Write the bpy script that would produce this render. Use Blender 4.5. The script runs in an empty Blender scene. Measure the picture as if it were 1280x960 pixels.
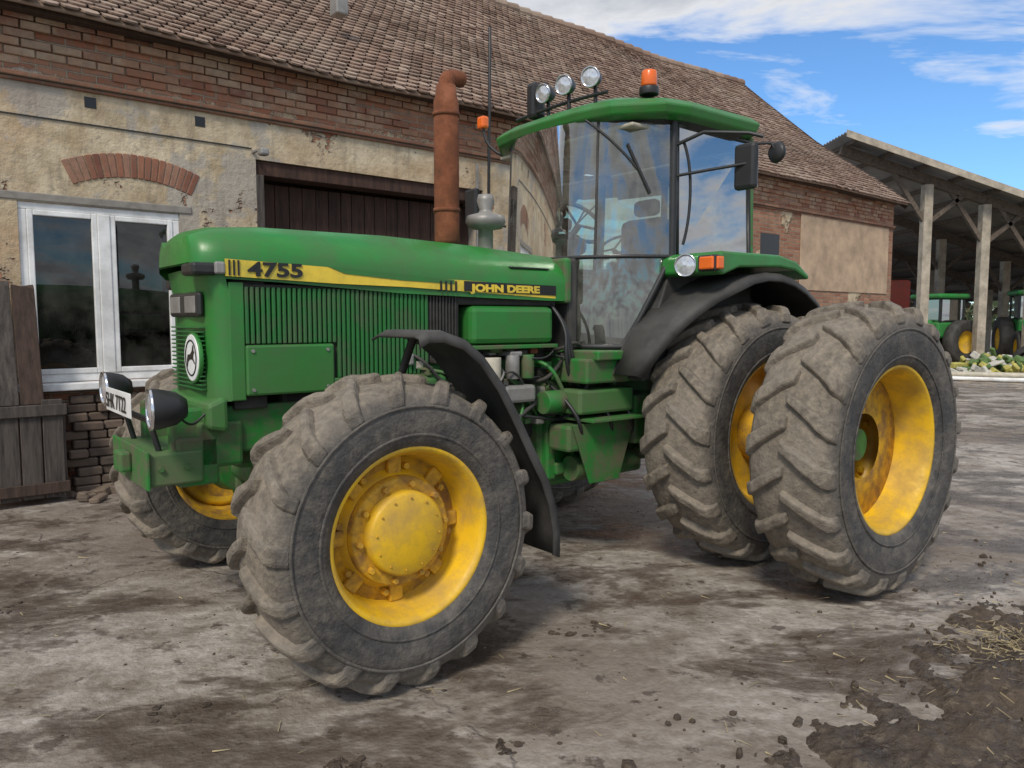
import bpy,bmesh,math,random
from mathutils import Vector,Matrix,noise
random.seed(7)
sc=bpy.context.scene
col=sc.collection
# ------------------------------------------------------------ helpers
def link(o,parent=None):
    col.objects.link(o)
    if parent is not None: o.parent=parent
    return o
def empty(name,loc=(0,0,0),rotz=0,parent=None):
    o=bpy.data.objects.new(name,None);o.location=loc;o.rotation_euler=(0,0,rotz);o.empty_display_size=.3
    return link(o,parent)
def mesh(name,verts,faces,mat,parent=None,bev=0,smooth=False,segs=2,recalc=True,solid=0):
    me=bpy.data.meshes.new(name)
    me.from_pydata([tuple(v) for v in verts],[],faces)
    if recalc:
        bm=bmesh.new();bm.from_mesh(me);bmesh.ops.recalc_face_normals(bm,faces=bm.faces);bm.to_mesh(me);bm.free()
    o=bpy.data.objects.new(name,me)
    if mat: me.materials.append(mat)
    if smooth:
        for p in me.polygons:p.use_smooth=True
    if solid:
        m=o.modifiers.new('s','SOLIDIFY');m.thickness=solid;m.offset=0
    if bev:
        m=o.modifiers.new('b','BEVEL');m.width=bev;m.segments=segs;m.limit_method='ANGLE';m.angle_limit=math.radians(35)
    return link(o,parent)
def T(r,s,z): return (-r,s,z)
ID=lambda a,b,c:(a,b,c)
BF=[(0,1,3,2),(4,6,7,5),(0,4,5,1),(2,3,7,6),(0,2,6,4),(1,5,7,3)]
def box(name,x0,x1,y0,y1,z0,z1,mat,parent=None,bev=.008,f=T,segs=2):
    v=[f(x,y,z) for x in(x0,x1) for y in(y0,y1) for z in(z0,z1)]
    return mesh(name,v,BF,mat,parent,bev,segs=segs)
def prism(name,poly,s0,s1,mat,parent=None,bev=.008,f=T):
    n=len(poly)
    v=[f(p[0],s0,p[1]) for p in poly]+[f(p[0],s1,p[1]) for p in poly]
    fc=[tuple(range(n)),tuple(range(2*n-1,n-1,-1))]+[(i,(i+1)%n,n+(i+1)%n,n+i) for i in range(n)]
    return mesh(name,v,fc,mat,parent,bev)
def cylv(p0,p1,r0,r1,n):
    p0=Vector(p0);p1=Vector(p1);d=(p1-p0).normalized()
    a=d.orthogonal().normalized();b=d.cross(a)
    v=[p0+(a*math.cos(t)+b*math.sin(t))*r0 for t in [2*math.pi*i/n for i in range(n)]]
    v+=[p1+(a*math.cos(t)+b*math.sin(t))*r1 for t in [2*math.pi*i/n for i in range(n)]]
    fc=[tuple(range(n)),tuple(range(2*n-1,n-1,-1))]+[(i,(i+1)%n,n+(i+1)%n,n+i) for i in range(n)]
    return v,fc
def cyl(name,p0,p1,rad,mat,parent=None,n=24,r1=None,bev=.004,f=T):
    v,fc=cylv(f(*p0),f(*p1),rad,rad if r1 is None else r1,n)
    o=mesh(name,v,fc,mat,parent,bev)
    for p in o.data.polygons:
        if len(p.vertices)==4:p.use_smooth=True
    return o
def tube(name,pts,rad,mat,parent=None,f=T,smooth=True,cyc=False):
    cu=bpy.data.curves.new(name,'CURVE');cu.dimensions='3D';cu.bevel_depth=rad;cu.bevel_resolution=3;cu.use_fill_caps=True
    sp=cu.splines.new('NURBS' if smooth else 'POLY');sp.points.add(len(pts)-1)
    for i,p in enumerate(pts):sp.points[i].co=(*f(*p),1)
    if smooth: sp.order_u=3;sp.use_endpoint_u=True
    sp.use_cyclic_u=cyc
    cu.materials.append(mat)
    return link(bpy.data.objects.new(name,cu),parent)
def revolve(name,prof,mat,parent,n=96,loc=(0,0,0),smooth=True):
    v=[];fc=[];m=len(prof)
    for i in range(n):
        t=2*math.pi*i/n
        for y,r in prof:v.append((r*math.cos(t),y,r*math.sin(t)))
    for i in range(n):
        j=(i+1)%n
        for k in range(m-1):
            fc.append((i*m+k,j*m+k,j*m+k+1,i*m+k+1))
    o=mesh(name,v,fc,mat,parent,smooth=smooth);o.location=loc
    return o
def merge(name,parts,mat,parent=None,bev=0,smooth=False,segs=2):
    V=[];F=[]
    for v,f in parts:
        b=len(V);V+=list(v);F+=[tuple(i+b for i in q) for q in f]
    return mesh(name,V,F,mat,parent,bev,smooth,segs)
def boxvf(x0,x1,y0,y1,z0,z1,f=T):
    return [f(x,y,z) for x in(x0,x1) for y in(y0,y1) for z in(z0,z1)],BF
# ------------------------------------------------------------ materials
class NT:
    def __init__(s,name):
        s.m=bpy.data.materials.new(name);s.m.use_nodes=True;s.t=s.m.node_tree;s.t.nodes.clear()
        s.out=s.n('ShaderNodeOutputMaterial');s.tc=s.n('ShaderNodeTexCoord')
    def n(s,t,**k):
        nd=s.t.nodes.new(t)
        for a,b in k.items():setattr(nd,a,b)
        return nd
    def l(s,a,b):s.t.links.new(a,b)
    def noise(s,scale,detail=6,rough=.6,vec=None,dist=0):
        nd=s.n('ShaderNodeTexNoise');nd.inputs['Scale'].default_value=scale;nd.inputs['Detail'].default_value=min(detail,5)
        nd.inputs['Roughness'].default_value=rough;nd.inputs['Distortion'].default_value=dist
        s.l(vec if vec is not None else s.tc.outputs['Object'],nd.inputs['Vector']);return nd.outputs['Fac']
    def ramp(s,fac,stops,interp='LINEAR'):
        nd=s.n('ShaderNodeValToRGB');nd.color_ramp.interpolation=interp;e=nd.color_ramp.elements
        while len(e)<len(stops):e.new(.5)
        for i,(p,c) in enumerate(stops):
            e[i].position=p
            if not isinstance(c,(tuple,list)):c=(c,c,c)
            e[i].color=(*c[:3],1)
        s.l(fac,nd.inputs['Fac']);return nd.outputs['Color']
    def val(s,x,inp):
        if isinstance(x,bpy.types.NodeSocket):s.l(x,inp)
        else:
            if isinstance(x,(tuple,list)) and len(x)==3 and inp.type=='RGBA':x=(*x,1)
            inp.default_value=x
    def mix(s,fac,a,b,mode='MIX'):
        nd=s.n('ShaderNodeMix',data_type='RGBA',blend_type=mode)
        s.val(fac,nd.inputs[0]);s.val(a,nd.inputs[6]);s.val(b,nd.inputs[7]);return nd.outputs[2]
    def math(s,op,a,b=0,clamp=False):
        nd=s.n('ShaderNodeMath',operation=op,use_clamp=clamp);s.val(a,nd.inputs[0]);s.val(b,nd.inputs[1]);return nd.outputs[0]
    def mapping(s,scale=(1,1,1),rot=(0,0,0),loc=(0,0,0),vec=None):
        nd=s.n('ShaderNodeMapping');nd.inputs['Scale'].default_value=scale;nd.inputs['Rotation'].default_value=rot;nd.inputs['Location'].default_value=loc
        s.l(vec if vec is not None else s.tc.outputs['Object'],nd.inputs['Vector']);return nd.outputs[0]
    def bump(s,h,strength=.3,dist=.02,normal=None):
        nd=s.n('ShaderNodeBump');nd.inputs['Strength'].default_value=strength;nd.inputs['Distance'].default_value=dist
        s.l(h,nd.inputs['Height'])
        if normal is not None:s.l(normal,nd.inputs['Normal'])
        return nd.outputs[0]
    def done(s,color,rough=.6,metal=0,normal=None,**kw):
        b=s.n('ShaderNodeBsdfPrincipled');s.val(color,b.inputs['Base Color']);s.val(rough,b.inputs['Roughness']);s.val(metal,b.inputs['Metallic'])
        if normal is not None:s.l(normal,b.inputs['Normal'])
        for k,v in kw.items():s.val(v,b.inputs[k.replace('_',' ')])
        s.l(b.outputs[0],s.out.inputs[0]);return s.m
def paint(name,c,dirt=(.16,.13,.09),amt=.5,rough=.35,scale=3,lo=.45,hi=.75,low=0,bump=.12):
    m=NT(name)
    n1=m.noise(scale,9,.68);n2=m.noise(scale*9,5,.6);
    f=m.math('MULTIPLY',m.ramp(n1,[(lo,0),(hi,1)]),amt)
    sp=m.ramp(n2,[(.6,0),(.72,1)]);f=m.math('ADD',f,m.math('MULTIPLY',sp,amt*.35),True)
    if low:
        sx=m.n('ShaderNodeSeparateXYZ');m.l(m.tc.outputs['Object'],sx.inputs[0])
        mr=m.n('ShaderNodeMapRange');m.l(sx.outputs[2],mr.inputs[0]);mr.inputs[1].default_value=1.65;mr.inputs[2].default_value=.95
        g=m.math('MULTIPLY',mr.outputs[0],m.math('MULTIPLY',m.ramp(n1,[(.3,.35),(.62,1)]),low))
        f=m.math('MAXIMUM',f,g)
    v=m.mix(m.ramp(n1,[(.3,0),(.7,1)]),tuple(x*1.15 for x in c),tuple(min(1,x*.8) for x in c))
    cc=m.mix(f,v,dirt)
    rr=m.math('ADD',m.math('MULTIPLY',f,.5),m.math('ADD',rough,m.math('MULTIPLY',m.math('SUBTRACT',n1,.5),.3)),True)
    return m.done(cc,rr,0,m.bump(n2,bump,.004))
def plain(name,c,rough=.6,metal=0,var=.25,scale=8,bump=.15):
    m=NT(name);n=m.noise(scale,6,.65)
    cc=m.mix(m.ramp(n,[(.3,0),(.7,1)]),tuple(x*(1-var) for x in c),tuple(min(1,x*(1+var)) for x in c))
    return m.done(cc,rough,metal,m.bump(n,bump,.008))
GREEN=paint('green_paint',(.022,.195,.030),amt=.40,rough=.34,dirt=(.13,.135,.075),low=.85,lo=.42,hi=.72)
GREEN_D=paint('green_dirty',(.024,.18,.032),amt=.85,rough=.45,scale=7,lo=.40,hi=.64,dirt=(.13,.105,.065),bump=.3)
GREEN_L=paint('green_louvre',(.018,.14,.028),amt=.7,rough=.5,scale=6,dirt=(.12,.12,.08))
YELLOW=paint('yellow_paint',(.76,.46,.016),dirt=(.38,.24,.10),amt=.6,rough=.42,scale=5,lo=.42,hi=.72)
YRUST=paint('yellow_rusty',(.64,.36,.02),dirt=(.24,.13,.055),amt=.9,rough=.58,scale=9,lo=.42,hi=.66)
BLACK=plain('black_plastic',(.022,.022,.022),.45)
BLACKD=plain('black_dusty',(.048,.045,.041),.68,scale=4,var=.55)
DARK=plain('engine_dark',(.035,.032,.026),.7,var=.5)
CHROME=plain('chrome',(.7,.7,.7),.18,1,var=.1,bump=.02)
RUST=paint('rust',(.23,.075,.03),dirt=(.10,.04,.022),amt=.9,rough=.8,scale=6,lo=.35,hi=.7,bump=.4)
GREYM=plain('grey_metal',(.28,.27,.25),.5,.3)
CREAM=plain('filter_cream',(.5,.46,.36),.6)
WHITE=paint('white_paint',(.80,.80,.78),dirt=(.40,.37,.31),amt=.35,rough=.4)
ORANGE=plain('orange_lens',(.80,.15,.02),.25,var=.1)
LENS=plain('lamp_lens',(.62,.64,.66),.15,.5,var=.3,scale=40)
STY=paint('decal_yellow',(.78,.56,.05),amt=.7,rough=.4,scale=4,dirt=(.28,.34,.09))
STK=plain('decal_black',(.012,.012,.012),.35)
SEATM=plain('seat_cloth',(.05,.05,.045),.9)
CONC=plain('grey_concrete',(.26,.24,.21),.9,bump=.5)
def glass(name,tint,refl=.06,ior=1.5,rough=.015,dust=.06):
    m=NT(name)
    tr=m.n('ShaderNodeBsdfTransparent');tr.inputs[0].default_value=(*tint,1)
    gl=m.n('ShaderNodeBsdfGlossy');gl.inputs['Roughness'].default_value=rough
    df=m.n('ShaderNodeBsdfDiffuse');df.inputs[0].default_value=(.5,.48,.42,1)
    fr=m.n('ShaderNodeFresnel');fr.inputs[0].default_value=ior
    fac=m.math('ADD',fr.outputs[0],refl,True)
    s1=m.n('ShaderNodeMixShader');m.l(fac,s1.inputs[0]);m.l(tr.outputs[0],s1.inputs[1]);m.l(gl.outputs[0],s1.inputs[2])
    s2=m.n('ShaderNodeMixShader');m.l(m.math('MULTIPLY',m.ramp(m.noise(3,8,.7),[(.35,0),(.75,1)]),dust*2),s2.inputs[0])
    m.l(s1.outputs[0],s2.inputs[1]);m.l(df.outputs[0],s2.inputs[2]);m.l(s2.outputs[0],m.out.inputs[0])
    return m.m
GLASS=glass('cab_glass',(.74,.86,.78),.15,1.55,dust=.12)
GLASS_T=glass('side_glass',(.33,.42,.46),.42,1.6,dust=.04)
WINGL=glass('window_glass',(.07,.08,.09),.05,1.45,dust=.05)
def tyremat(name,R):
    m=NT(name);sx=m.n('ShaderNodeSeparateXYZ');m.l(m.tc.outputs['Object'],sx.inputs[0])
    rho=m.math('SQRT',m.math('ADD',m.math('MULTIPLY',sx.outputs[0],sx.outputs[0]),m.math('MULTIPLY',sx.outputs[2],sx.outputs[2])))
    n=m.noise(4.3,9,.72);n2=m.noise(22,6,.68);nb=m.noise(1.5,4,.6)
    # dust line wobbles around the shoulder
    rr=m.math('ADD',m.math('DIVIDE',rho,R),m.math('MULTIPLY',m.math('SUBTRACT',n,.5),.16))
    tread=m.ramp(rr,[(.74,.08),(.86,.55),(.93,1.0),(1.0,.9)])
    d=m.math('MULTIPLY',tread,m.ramp(nb,[(.3,.55),(.6,1)]))
    side=m.math('MULTIPLY',m.ramp(n,[(.42,0.05),(.66,1)]),.42)
    f=m.math('ADD',m.math('MAXIMUM',d,side),m.math('MULTIPLY',m.math('SUBTRACT',n2,.5),.5),True)
    rub=m.mix(m.ramp(n,[(.3,0),(.7,1)]),(.030,.030,.031),(.075,.072,.068))
    dust=m.mix(m.ramp(n2,[(.32,0),(.68,1)]),(.125,.098,.068),(.33,.275,.20))
    dust=m.mix(m.ramp(nb,[(.38,0),(.62,.7)]),dust,(.23,.20,.165))
    c=m.mix(f,rub,dust)
    return m.done(c,m.math('ADD',m.math('MULTIPLY',f,.25),.62,True),0,m.bump(m.math('ADD',n2,m.math('MULTIPLY',n,1.2)),.65,.018))
# ------------------------------------------------------------ wheels
def tyre(parent,name,R,W,rimR,n,mat,lug=.045,lw=.030,phase=0):
    h=lug
    half=[(.40,rimR+.012),(.455,rimR+.022),(.50,rimR+.06),(.53,(rimR+R)/2),(.515,R-.15),(.485,R-.10),(.42,R-.07),(.25,R-.052),(.08,R-.047)]
    prof=[(y*W,r) for y,r in half]+[(-y*W,r) for y,r in reversed(half)]
    revolve(name+'_carcass',prof,mat,parent,n=112)
    for rr in(rimR+.075,(rimR+R)/2+.03):
        for sg in(1,-1):
            y=.531*W if rr>rimR+.1 else .509*W
            revolve('sidewall_ring',[(sg*y,rr-.007),(sg*(y+.004),rr-.003),(sg*(y+.004),rr+.003),(sg*y,rr+.007)],mat,parent,n=80)
    path=[(-.02,R,0,1,0.0),(.14,R-.001,0,1,.052),(.27,R-.006,.05,1,.100),(.38,R-.016,.2,1,.142),(.455,R-.034,.5,.85,.170),(.515,R-.075,.9,.45,.190),(.535,R-.135,1,.12,.200)]
    parts=[]
    for side in(1,-1):
        for k in range(n):
            th0=2*math.pi*(k+(.5 if side<0 else 0))/n+phase+random.uniform(-.008,.008)
            jw=random.uniform(.82,1.2)
            V=[];m_=len(path)
            for i,(yf,ro,ny,nr,lag) in enumerate(path):
                hh=h if i<5 else h*.62
                if i==m_-1:hh=h*.3
                L=math.hypot(ny,nr);ny/=L;nr/=L
                yo=yf*W;wo=lw*(.70+.75*i/m_)*jw*random.uniform(.9,1.1);wb=wo+.018
                jr=random.uniform(-.012,.002)
                yi=yo-ny*(hh+.02);ri=ro-nr*(hh+.02)
                lagr=lag*.9/R*(W/.5)
                for (yy,rr,w) in((yi,ri,-wb),(yo,ro+jr,-wo),(yo,ro+jr,wo),(yi,ri,wb)):
                    a=th0-lagr*1.0+w/R
                    V.append((rr*math.cos(a),side*yy,rr*math.sin(a)))
            F=[(0,1,2,3),tuple(4*(m_-1)+q for q in(3,2,1,0))]
            for i in range(m_-1):
                for q in range(4):
                    F.append((4*i+q,4*i+(q+1)%4,4*i+4+(q+1)%4,4*i+4+q))
            parts.append((V,F))
    return merge(name+'_lugs',parts,mat,parent,bev=.014,segs=2)
def bolts(name,parent,cnt,rad,y,rb,mat,h=.02,ph=0,out=1):
    parts=[]
    for i in range(cnt):
        t=2*math.pi*i/cnt+ph
        c=(rad*math.cos(t),y,rad*math.sin(t))
        parts.append(cylv(c,(c[0],y+h*out,c[2]),rb,rb*.9,6))
    return merge(name,parts,mat,parent,bev=.002)
RR=.89
TF=tyremat('tyre_front',.715);TR=tyremat('tyre_rear',RR)
tractor=empty('tractor',(-1.264,4.347,0),math.atan2(-.6225,-.7826))
def wheel_empty(name,r,s,z,rot=0):
    e=empty(name,T(r,s,z),0,tractor);e.rotation_euler=(0,rot,0);return e
def front_wheel(name,s,side,rot):
    e=wheel_empty(name,0,s,.708,rot)
    tyre(e,'tyre',.715,.43,.375,18,TF,lug=.044,lw=.031)
    W=.43;o=side
    P=[(.43*W,.405),(.45*W,.398),(.44*W,.378),(.38*W,.368),(.30*W,.352),(.05*W,.335),(-.02*W,.325),(-.03*W,.30),(.02*W,.27),(.10*W,.255),(.12*W,.24),(.12*W,.0)]
    revolve('rim_outer',[(o*y,r) for y,r in P],YELLOW,e,n=72)
    revolve('rim_inner',[(-o*y,r) for y,r in [(.43*W,.405),(.45*W,.398),(.44*W,.378),(.30*W,.352),(-.02*W,.34),(.0,.15)]],YRUST,e,n=72)
    revolve('hub_flange',[(o*y,r) for y,r in [(.10*W,.25),(.20*W,.245),(.21*W,.235),(.21*W,.18),(.20*W,.17)]],YRUST,e,n=64)
    revolve('hub',[(o*y,r) for y,r in [(.15*W,.192),(.32*W,.188),(.345*W,.175),(.35*W,.12),(.355*W,.115),(.36*W,0.001)]],YELLOW,e,n=64)
    bolts('hub_bolts',e,10,.218,o*.21*W,.016,YRUST,h=.028,out=o)
    bolts('hub_cap_bolts',e,12,.160,o*.348*W,.006,YRUST,h=.006,ph=.2,out=o)
    bolts('rim_bolts',e,8,.288,o*.0*W,.018,YRUST,h=.045,ph=.3,out=o)
    parts=[]
    for i in range(8):
        a=2*math.pi*i/8+.1
        M=Matrix.Rotation(-a,4,'Y')
        parts.append(boxvf(.235,.335,-.035,.035,-.03,.03,f=lambda x,y,z:tuple(M@Vector((x,o*(.02*W+.012)+z*.5,y)))))
    merge('rim_lugs',parts,YRUST,e,bev=.008)
front_wheel('front_left_wheel',1.15,1,.1);front_wheel('front_right_wheel',-1.15,-1,.5)
def rear_wheel(name,r,s,side,rot,outer):
    e=wheel_empty(name,r,s,.882,rot)
    tyre(e,'tyre',RR,.50,.485,20,TR,lug=.052,lw=.040)
    W=.5;o=side
    if outer:
        P=[(.42*W,.515),(.45*W,.51),(.44*W,.487),(.36*W,.477),(.30*W,.462),(-.25*W,.445),(-.34*W,.43),(-.36*W,.39),(-.34*W,.30),(-.34*W,.20),(-.55*W,.195)]
    else:
        P=[(.42*W,.515),(.45*W,.51),(.44*W,.487),(.36*W,.477),(.30*W,.462),(.1*W,.445),(.05*W,.40),(.12*W,.30),(.12*W,.0)]
    revolve('rim',[(o*y,r_) for y,r_ in P],YELLOW,e,n=80)
    revolve('rim_inner',[(-o*y,r_) for y,r_ in [(.42*W,.515),(.45*W,.51),(.44*W,.487),(.30*W,.462),(0,.45),(-.02,.2)]],YRUST,e,n=80)
    if outer:
        bolts('rim_bolts',e,10,.25,-o*.34*W,.018,YRUST,h=.03,out=o)
        bolts('rim_clamps',e,8,.40,-o*.35*W,.025,YELLOW,h=.03,out=o)
        cyl('valve',(.43,o*.1,.0),(.41,o*.17,.02),.006,BLACK,e,8,f=ID)
    else:
        revolve('dual_spacer',[(o*y,r_) for y,r_ in [(.12*W,.20),(1.3*W,.20)]],YRUST,e,n=40)
rear_wheel('rear_left_inner_wheel',2.88,1.04,1,.05,False);rear_wheel('rear_left_outer_wheel',2.86,1.86,1,.22,True)
rear_wheel('rear_right_inner_wheel',2.88,-1.04,-1,.3,False);rear_wheel('rear_right_outer_wheel',2.86,-1.86,-1,.6,True)
# ------------------------------------------------------------ tractor body
t=tractor
def loft(name,secs,mat,parent,smooth=True,caps=True,bev=0):
    m=len(secs[0]);V=[T(*p) for s in secs for p in s];F=[]
    for i in range(len(secs)-1):
        for k in range(m-1):F.append((i*m+k,i*m+k+1,(i+1)*m+k+1,(i+1)*m+k))
    if caps:F+= [tuple(range(m)),tuple(range(len(V)-1,len(V)-m-1,-1))]
    return mesh(name,V,F,mat,parent,bev,smooth)
def hoodsec(r,w,zl,ze,zt):
    h=[(w,zl),(w,ze-.02),(w-.006,ze+.02),(w-.022,ze+.065),(w-.07,ze+.118),(w*.58,zt-.018),(w*.25,zt-.003),(0,zt)]
    return [(r,s,z) for s,z in h]+[(r,-s,z) for s,z in reversed(h[:-1])]
secs=[hoodsec(-.60,.27,1.93,1.94,2.04),hoodsec(-.59,.31,1.90,1.945,2.07),hoodsec(-.55,.350,1.87,1.95,2.10),hoodsec(-.46,.375,1.85,1.955,2.125),hoodsec(-.2,.385,1.84,1.955,2.145),hoodsec(.5,.39,1.80,1.925,2.15),hoodsec(1.1,.395,1.785,1.90,2.13),hoodsec(1.60,.40,1.775,1.90,2.10),hoodsec(1.76,.40,1.775,1.90,2.09)]
h=loft('hood',secs,GREEN,t)
mm=h.modifiers.new('e','EDGE_SPLIT');mm.split_angle=math.radians(50)
box('hood_handle',1.30,1.62,.335,.383,1.975,1.985,BLACK,t,.003)
box('hood_rear_lip',1.74,1.80,-.41,.41,1.76,2.06,GREEN_D,t,.02)
def strip(name,pts_top,pts_bot,s,mat):
    n=len(pts_top);V=[T(r,s,z) for r,z in pts_top]+[T(r,s,z) for r,z in pts_bot]
    F=[(i,i+1,n+i+1,n+i) for i in range(n-1)]
    return mesh(name,V,F,mat,t,solid=.002)
strip('hood_stripe',[(-.47,1.945),(.1,1.925),(.55,1.895),(1.66,1.865)],[(-.47,1.862),(.1,1.842),(.55,1.835),(1.66,1.79)],.4005,STY)
strip('hood_stripe_green',[(.06,1.93),(.5,1.902),(.86,1.885)],[(.16,1.895),(.5,1.872),(.86,1.862)],.4035,GREEN)
strip('name_panel',[(.93,1.882),(1.66,1.872)],[(.93,1.822),(1.66,1.808)],.4045,STK)
for i in range(4): box('stripe_bar',.76+i*.035,.772+i*.035,.404,.407,1.818,1.878,STK,t,0)
for i in range(3): box('stripe_bar',-.455+i*.022,-.446+i*.022,.404,.407,1.866,1.94,STK,t,0)
def text(name,body,r,s,z,size,mat,parent,sx=1):
    cu=bpy.data.curves.new(name,'FONT');cu.body=body;cu.size=size;cu.extrude=.0015;cu.offset=.003
    cu.materials.append(mat);o=bpy.data.objects.new(name,cu);link(o,parent)
    M=Matrix(((-1,0,0),(0,0,1),(0,1,0))).to_4x4()
    o.matrix_local=Matrix.Translation(T(r,s,z))@M@Matrix.Diagonal((sx,1,1,1))
    return o
text('number_text','4755',-.36,.406,1.868,.095,STK,t,1.5)
text('name_text','JOHN DEERE',.985,.408,1.822,.06,STY,t,1.55)
ring=[(-.44,-.375),(-.46,-.37),(-.50,-.345),(-.52,-.30),(-.545,0),(-.52,.30),(-.50,.345),(-.46,.37),(-.44,.375)]
V=[];F=[]
for z,off in((1.25,.0),(1.4,.0),(1.75,.0),(1.90,-.03)):
    for r,s in ring:V.append(T(r+off,s,z))
n=len(ring)
for k in range(3):
    for i in range(n-1):F.append((k*n+i,k*n+i+1,(k+1)*n+i+1,(k+1)*n+i))
mesh('nose_grille_shell',V,F,GREEN,t,smooth=True)
prism('nose_lower',[(-.47,1.10),(-.57,1.12),(-.57,1.24),(-.50,1.27),(-.47,1.27)],-.39,.39,GREEN,t,.02)
parts=[boxvf(-.556,-.53,-.25,.25,1.30+i*.022,1.308+i*.022) for i in range(15)]
merge('grille_bars',parts,GREEN_L,t,bev=.002)
box('headlight_panel',-.563,-.53,-.24,.26,1.665,1.79,BLACK,t,.02)
for s in(-.12,.14):box('headlight',-.568,-.56,s-.085,s+.085,1.685,1.77,GREYM,t,.01)
cyl('badge_rim',(-.545,.15,1.46),(-.566,.15,1.46),.128,GREEN,t,40)
cyl('badge',(-.545,.15,1.46),(-.570,.15,1.46),.118,WHITE,t,40)
tube('badge_ring',[(-.571,.15+.09*math.cos(a),1.46+.09*math.sin(a)) for a in [i*math.pi/8 for i in range(17)]],.004,STK,t)
dp=[(.085,1.45),(.10,1.475),(.14,1.478),(.17,1.495),(.185,1.525),(.195,1.52),(.195,1.50),(.21,1.488),(.195,1.482),(.188,1.46),(.215,1.435),(.21,1.43),(.175,1.452),(.13,1.452),(.105,1.44),(.09,1.41),(.083,1.412)]
mesh('badge_deer',[T(-.5725,s,z) for s,z in dp]+[T(-.5715,s,z) for s,z in dp],[tuple(range(17)),tuple(range(33,16,-1))],STK,t)
for sg,sn in((1,'left'),(-1,'right')):
    def B(nm,r0,r1,a,b,z0,z1,mat,bev=.006):
        lo,hi=sorted((sg*a,sg*b));return box(nm,r0,r1,lo,hi,z0,z1,mat,t,bev)
    B('side_panel_front_'+sn,-.45,-.375,.30,.378,1.25,1.835,GREEN)
    B('louvre_back_'+sn,-.38,.72,.30,.350,1.27,1.83,DARK)
    B('side_panel_lower_'+sn,-.375,.10,.33,.385,1.27,1.525,GREEN,.012)
    parts=[];k=-.37
    while k<.69:
        z0=1.53 if k<.10 else 1.34
        lo,hi=sorted((sg*.345,sg*.377));parts.append(boxvf(k,k+.019,lo,hi,z0,1.815));k+=.0275
    merge('louvre_slats_'+sn,parts,GREEN_L,t,bev=.005)
    B('louvre_bottom_'+sn,.10,.70,.335,.38,1.30,1.34,GREEN_D)
    B('dark_grille_'+sn,.70,.92,.28,.36,1.40,1.80,DARK)
    parts=[]
    for q in range(9):
        lo,hi=sorted((sg*.35,sg*.372));parts.append(boxvf(.71+q*.022,.72+q*.022,lo,hi,1.42,1.79))
    merge('rear_grille_'+sn,parts,BLACKD,t,bev=.002)
    B('frame_rail_'+sn,-.72,1.75,.24,.30,.98,1.22,GREEN_D,.015)
    B('side_tank_'+sn,.98,1.64,.18,.41,1.50,1.735,GREEN,.035)
    B('tank_ledge_'+sn,.96,1.66,.17,.43,1.47,1.495,GREEN_D,.005)
    for q in((-.34,1.30),(.06,1.30),(-.34,1.495),(.06,1.495)):
        cyl('panel_bolt',(q[0],sg*.384,q[1]),(q[0],sg*.392,q[1]),.009,GREYM,t,8,bev=0)
box('radiator_core',-.42,-.25,-.33,.33,1.2,1.85,DARK,t)
box('engine_block',-.15,1.7,-.26,.26,.95,1.72,DARK,t,.03)
box('engine_green_cover',.2,1.6,-.30,.30,1.05,1.40,GREEN_D,t,.03)
box('hood_underside',.65,1.7,-.36,.36,1.74,1.80,DARK,t,.01)
rng=random.Random(3)
cyl('oil_filter',(1.12,.42,1.22),(1.12,.42,1.42),.06,CREAM,t)
cyl('fuel_filter',(1.30,.40,1.28),(1.30,.40,1.43),.045,GREYM,t)
cyl('fuel_filter_b',(1.42,.40,1.28),(1.42,.40,1.43),.045,GREEN_D,t)
cyl('starter',(.80,.36,1.18),(1.10,.36,1.18),.065,DARK,t)
cyl('hydraulic_canister',(1.50,.46,1.12),(1.66,.46,1.12),.075,GREEN_D,t)
box('pump_body',.55,.80,.28,.42,1.12,1.33,GREEN_D,t,.03)
box('bracket',1.2,1.45,.3,.46,1.13,1.24,GREYM,t,.02)
for i in range(30):
    r0=rng.uniform(.5,1.7);r1=min(1.95,r0+rng.uniform(.15,.6));z0=rng.uniform(.9,1.48);z1=rng.uniform(.9,1.48)
    s=rng.uniform(.36,.50)
    tube('hose',[(r0,s-.12,z0),(r0+.03,s,z0),((r0+r1)/2,s+rng.uniform(0,.05),(z0+z1)/2+rng.uniform(-.1,.1)),(r1,s-.02,z1),(r1+.02,s-.15,z1)],rng.choice([.007,.010,.014]),rng.choice([BLACK,BLACKD,GREEN_D,GREYM,DARK]),t)
for i in range(44):
    r0=rng.uniform(.5,1.65);z0=rng.uniform(.95,1.45);w=rng.uniform(.03,.11);hh=rng.uniform(.025,.09)
    box('engine_part',r0,r0+w,.24,rng.uniform(.31,.43),z0,z0+hh,rng.choice([GREEN_D,DARK,GREYM,GREEN_D,RUST,CREAM,GREEN_D]),t,.01)
for i in range(3):
    tube('cab_hose',[(1.66,.35,1.75),(1.70,.47,1.62),(1.66+.03*i,.50,1.40),(1.74+.03*i,.48,1.22),(1.8,.4,1.2)],.013,BLACK,t)
box('transmission',1.6,3.05,-.33,.33,.60,1.25,GREEN_D,t,.05)
box('trans_lower',1.7,2.7,-.25,.25,.50,.62,GREEN_D,t,.04)
box('trans_rib_a',1.62,1.70,-.37,.37,.58,1.22,GREEN_D,t,.015)
box('trans_rib_b',2.20,2.27,-.37,.37,.56,1.22,GREEN_D,t,.015)
box('rear_axle_housing',2.68,3.02,-.9,.9,.76,1.06,GREEN_D,t,.06)
cyl('rear_axle_left',(2.87,.3,.885),(2.87,1.85,.885),.10,GREEN_D,t)
cyl('rear_axle_right',(2.87,-.3,.885),(2.87,-1.85,.885),.10,GREEN_D,t)
box('cab_floor_beam',1.70,2.45,.30,.66,1.24,1.40,GREEN_D,t,.015)
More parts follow.
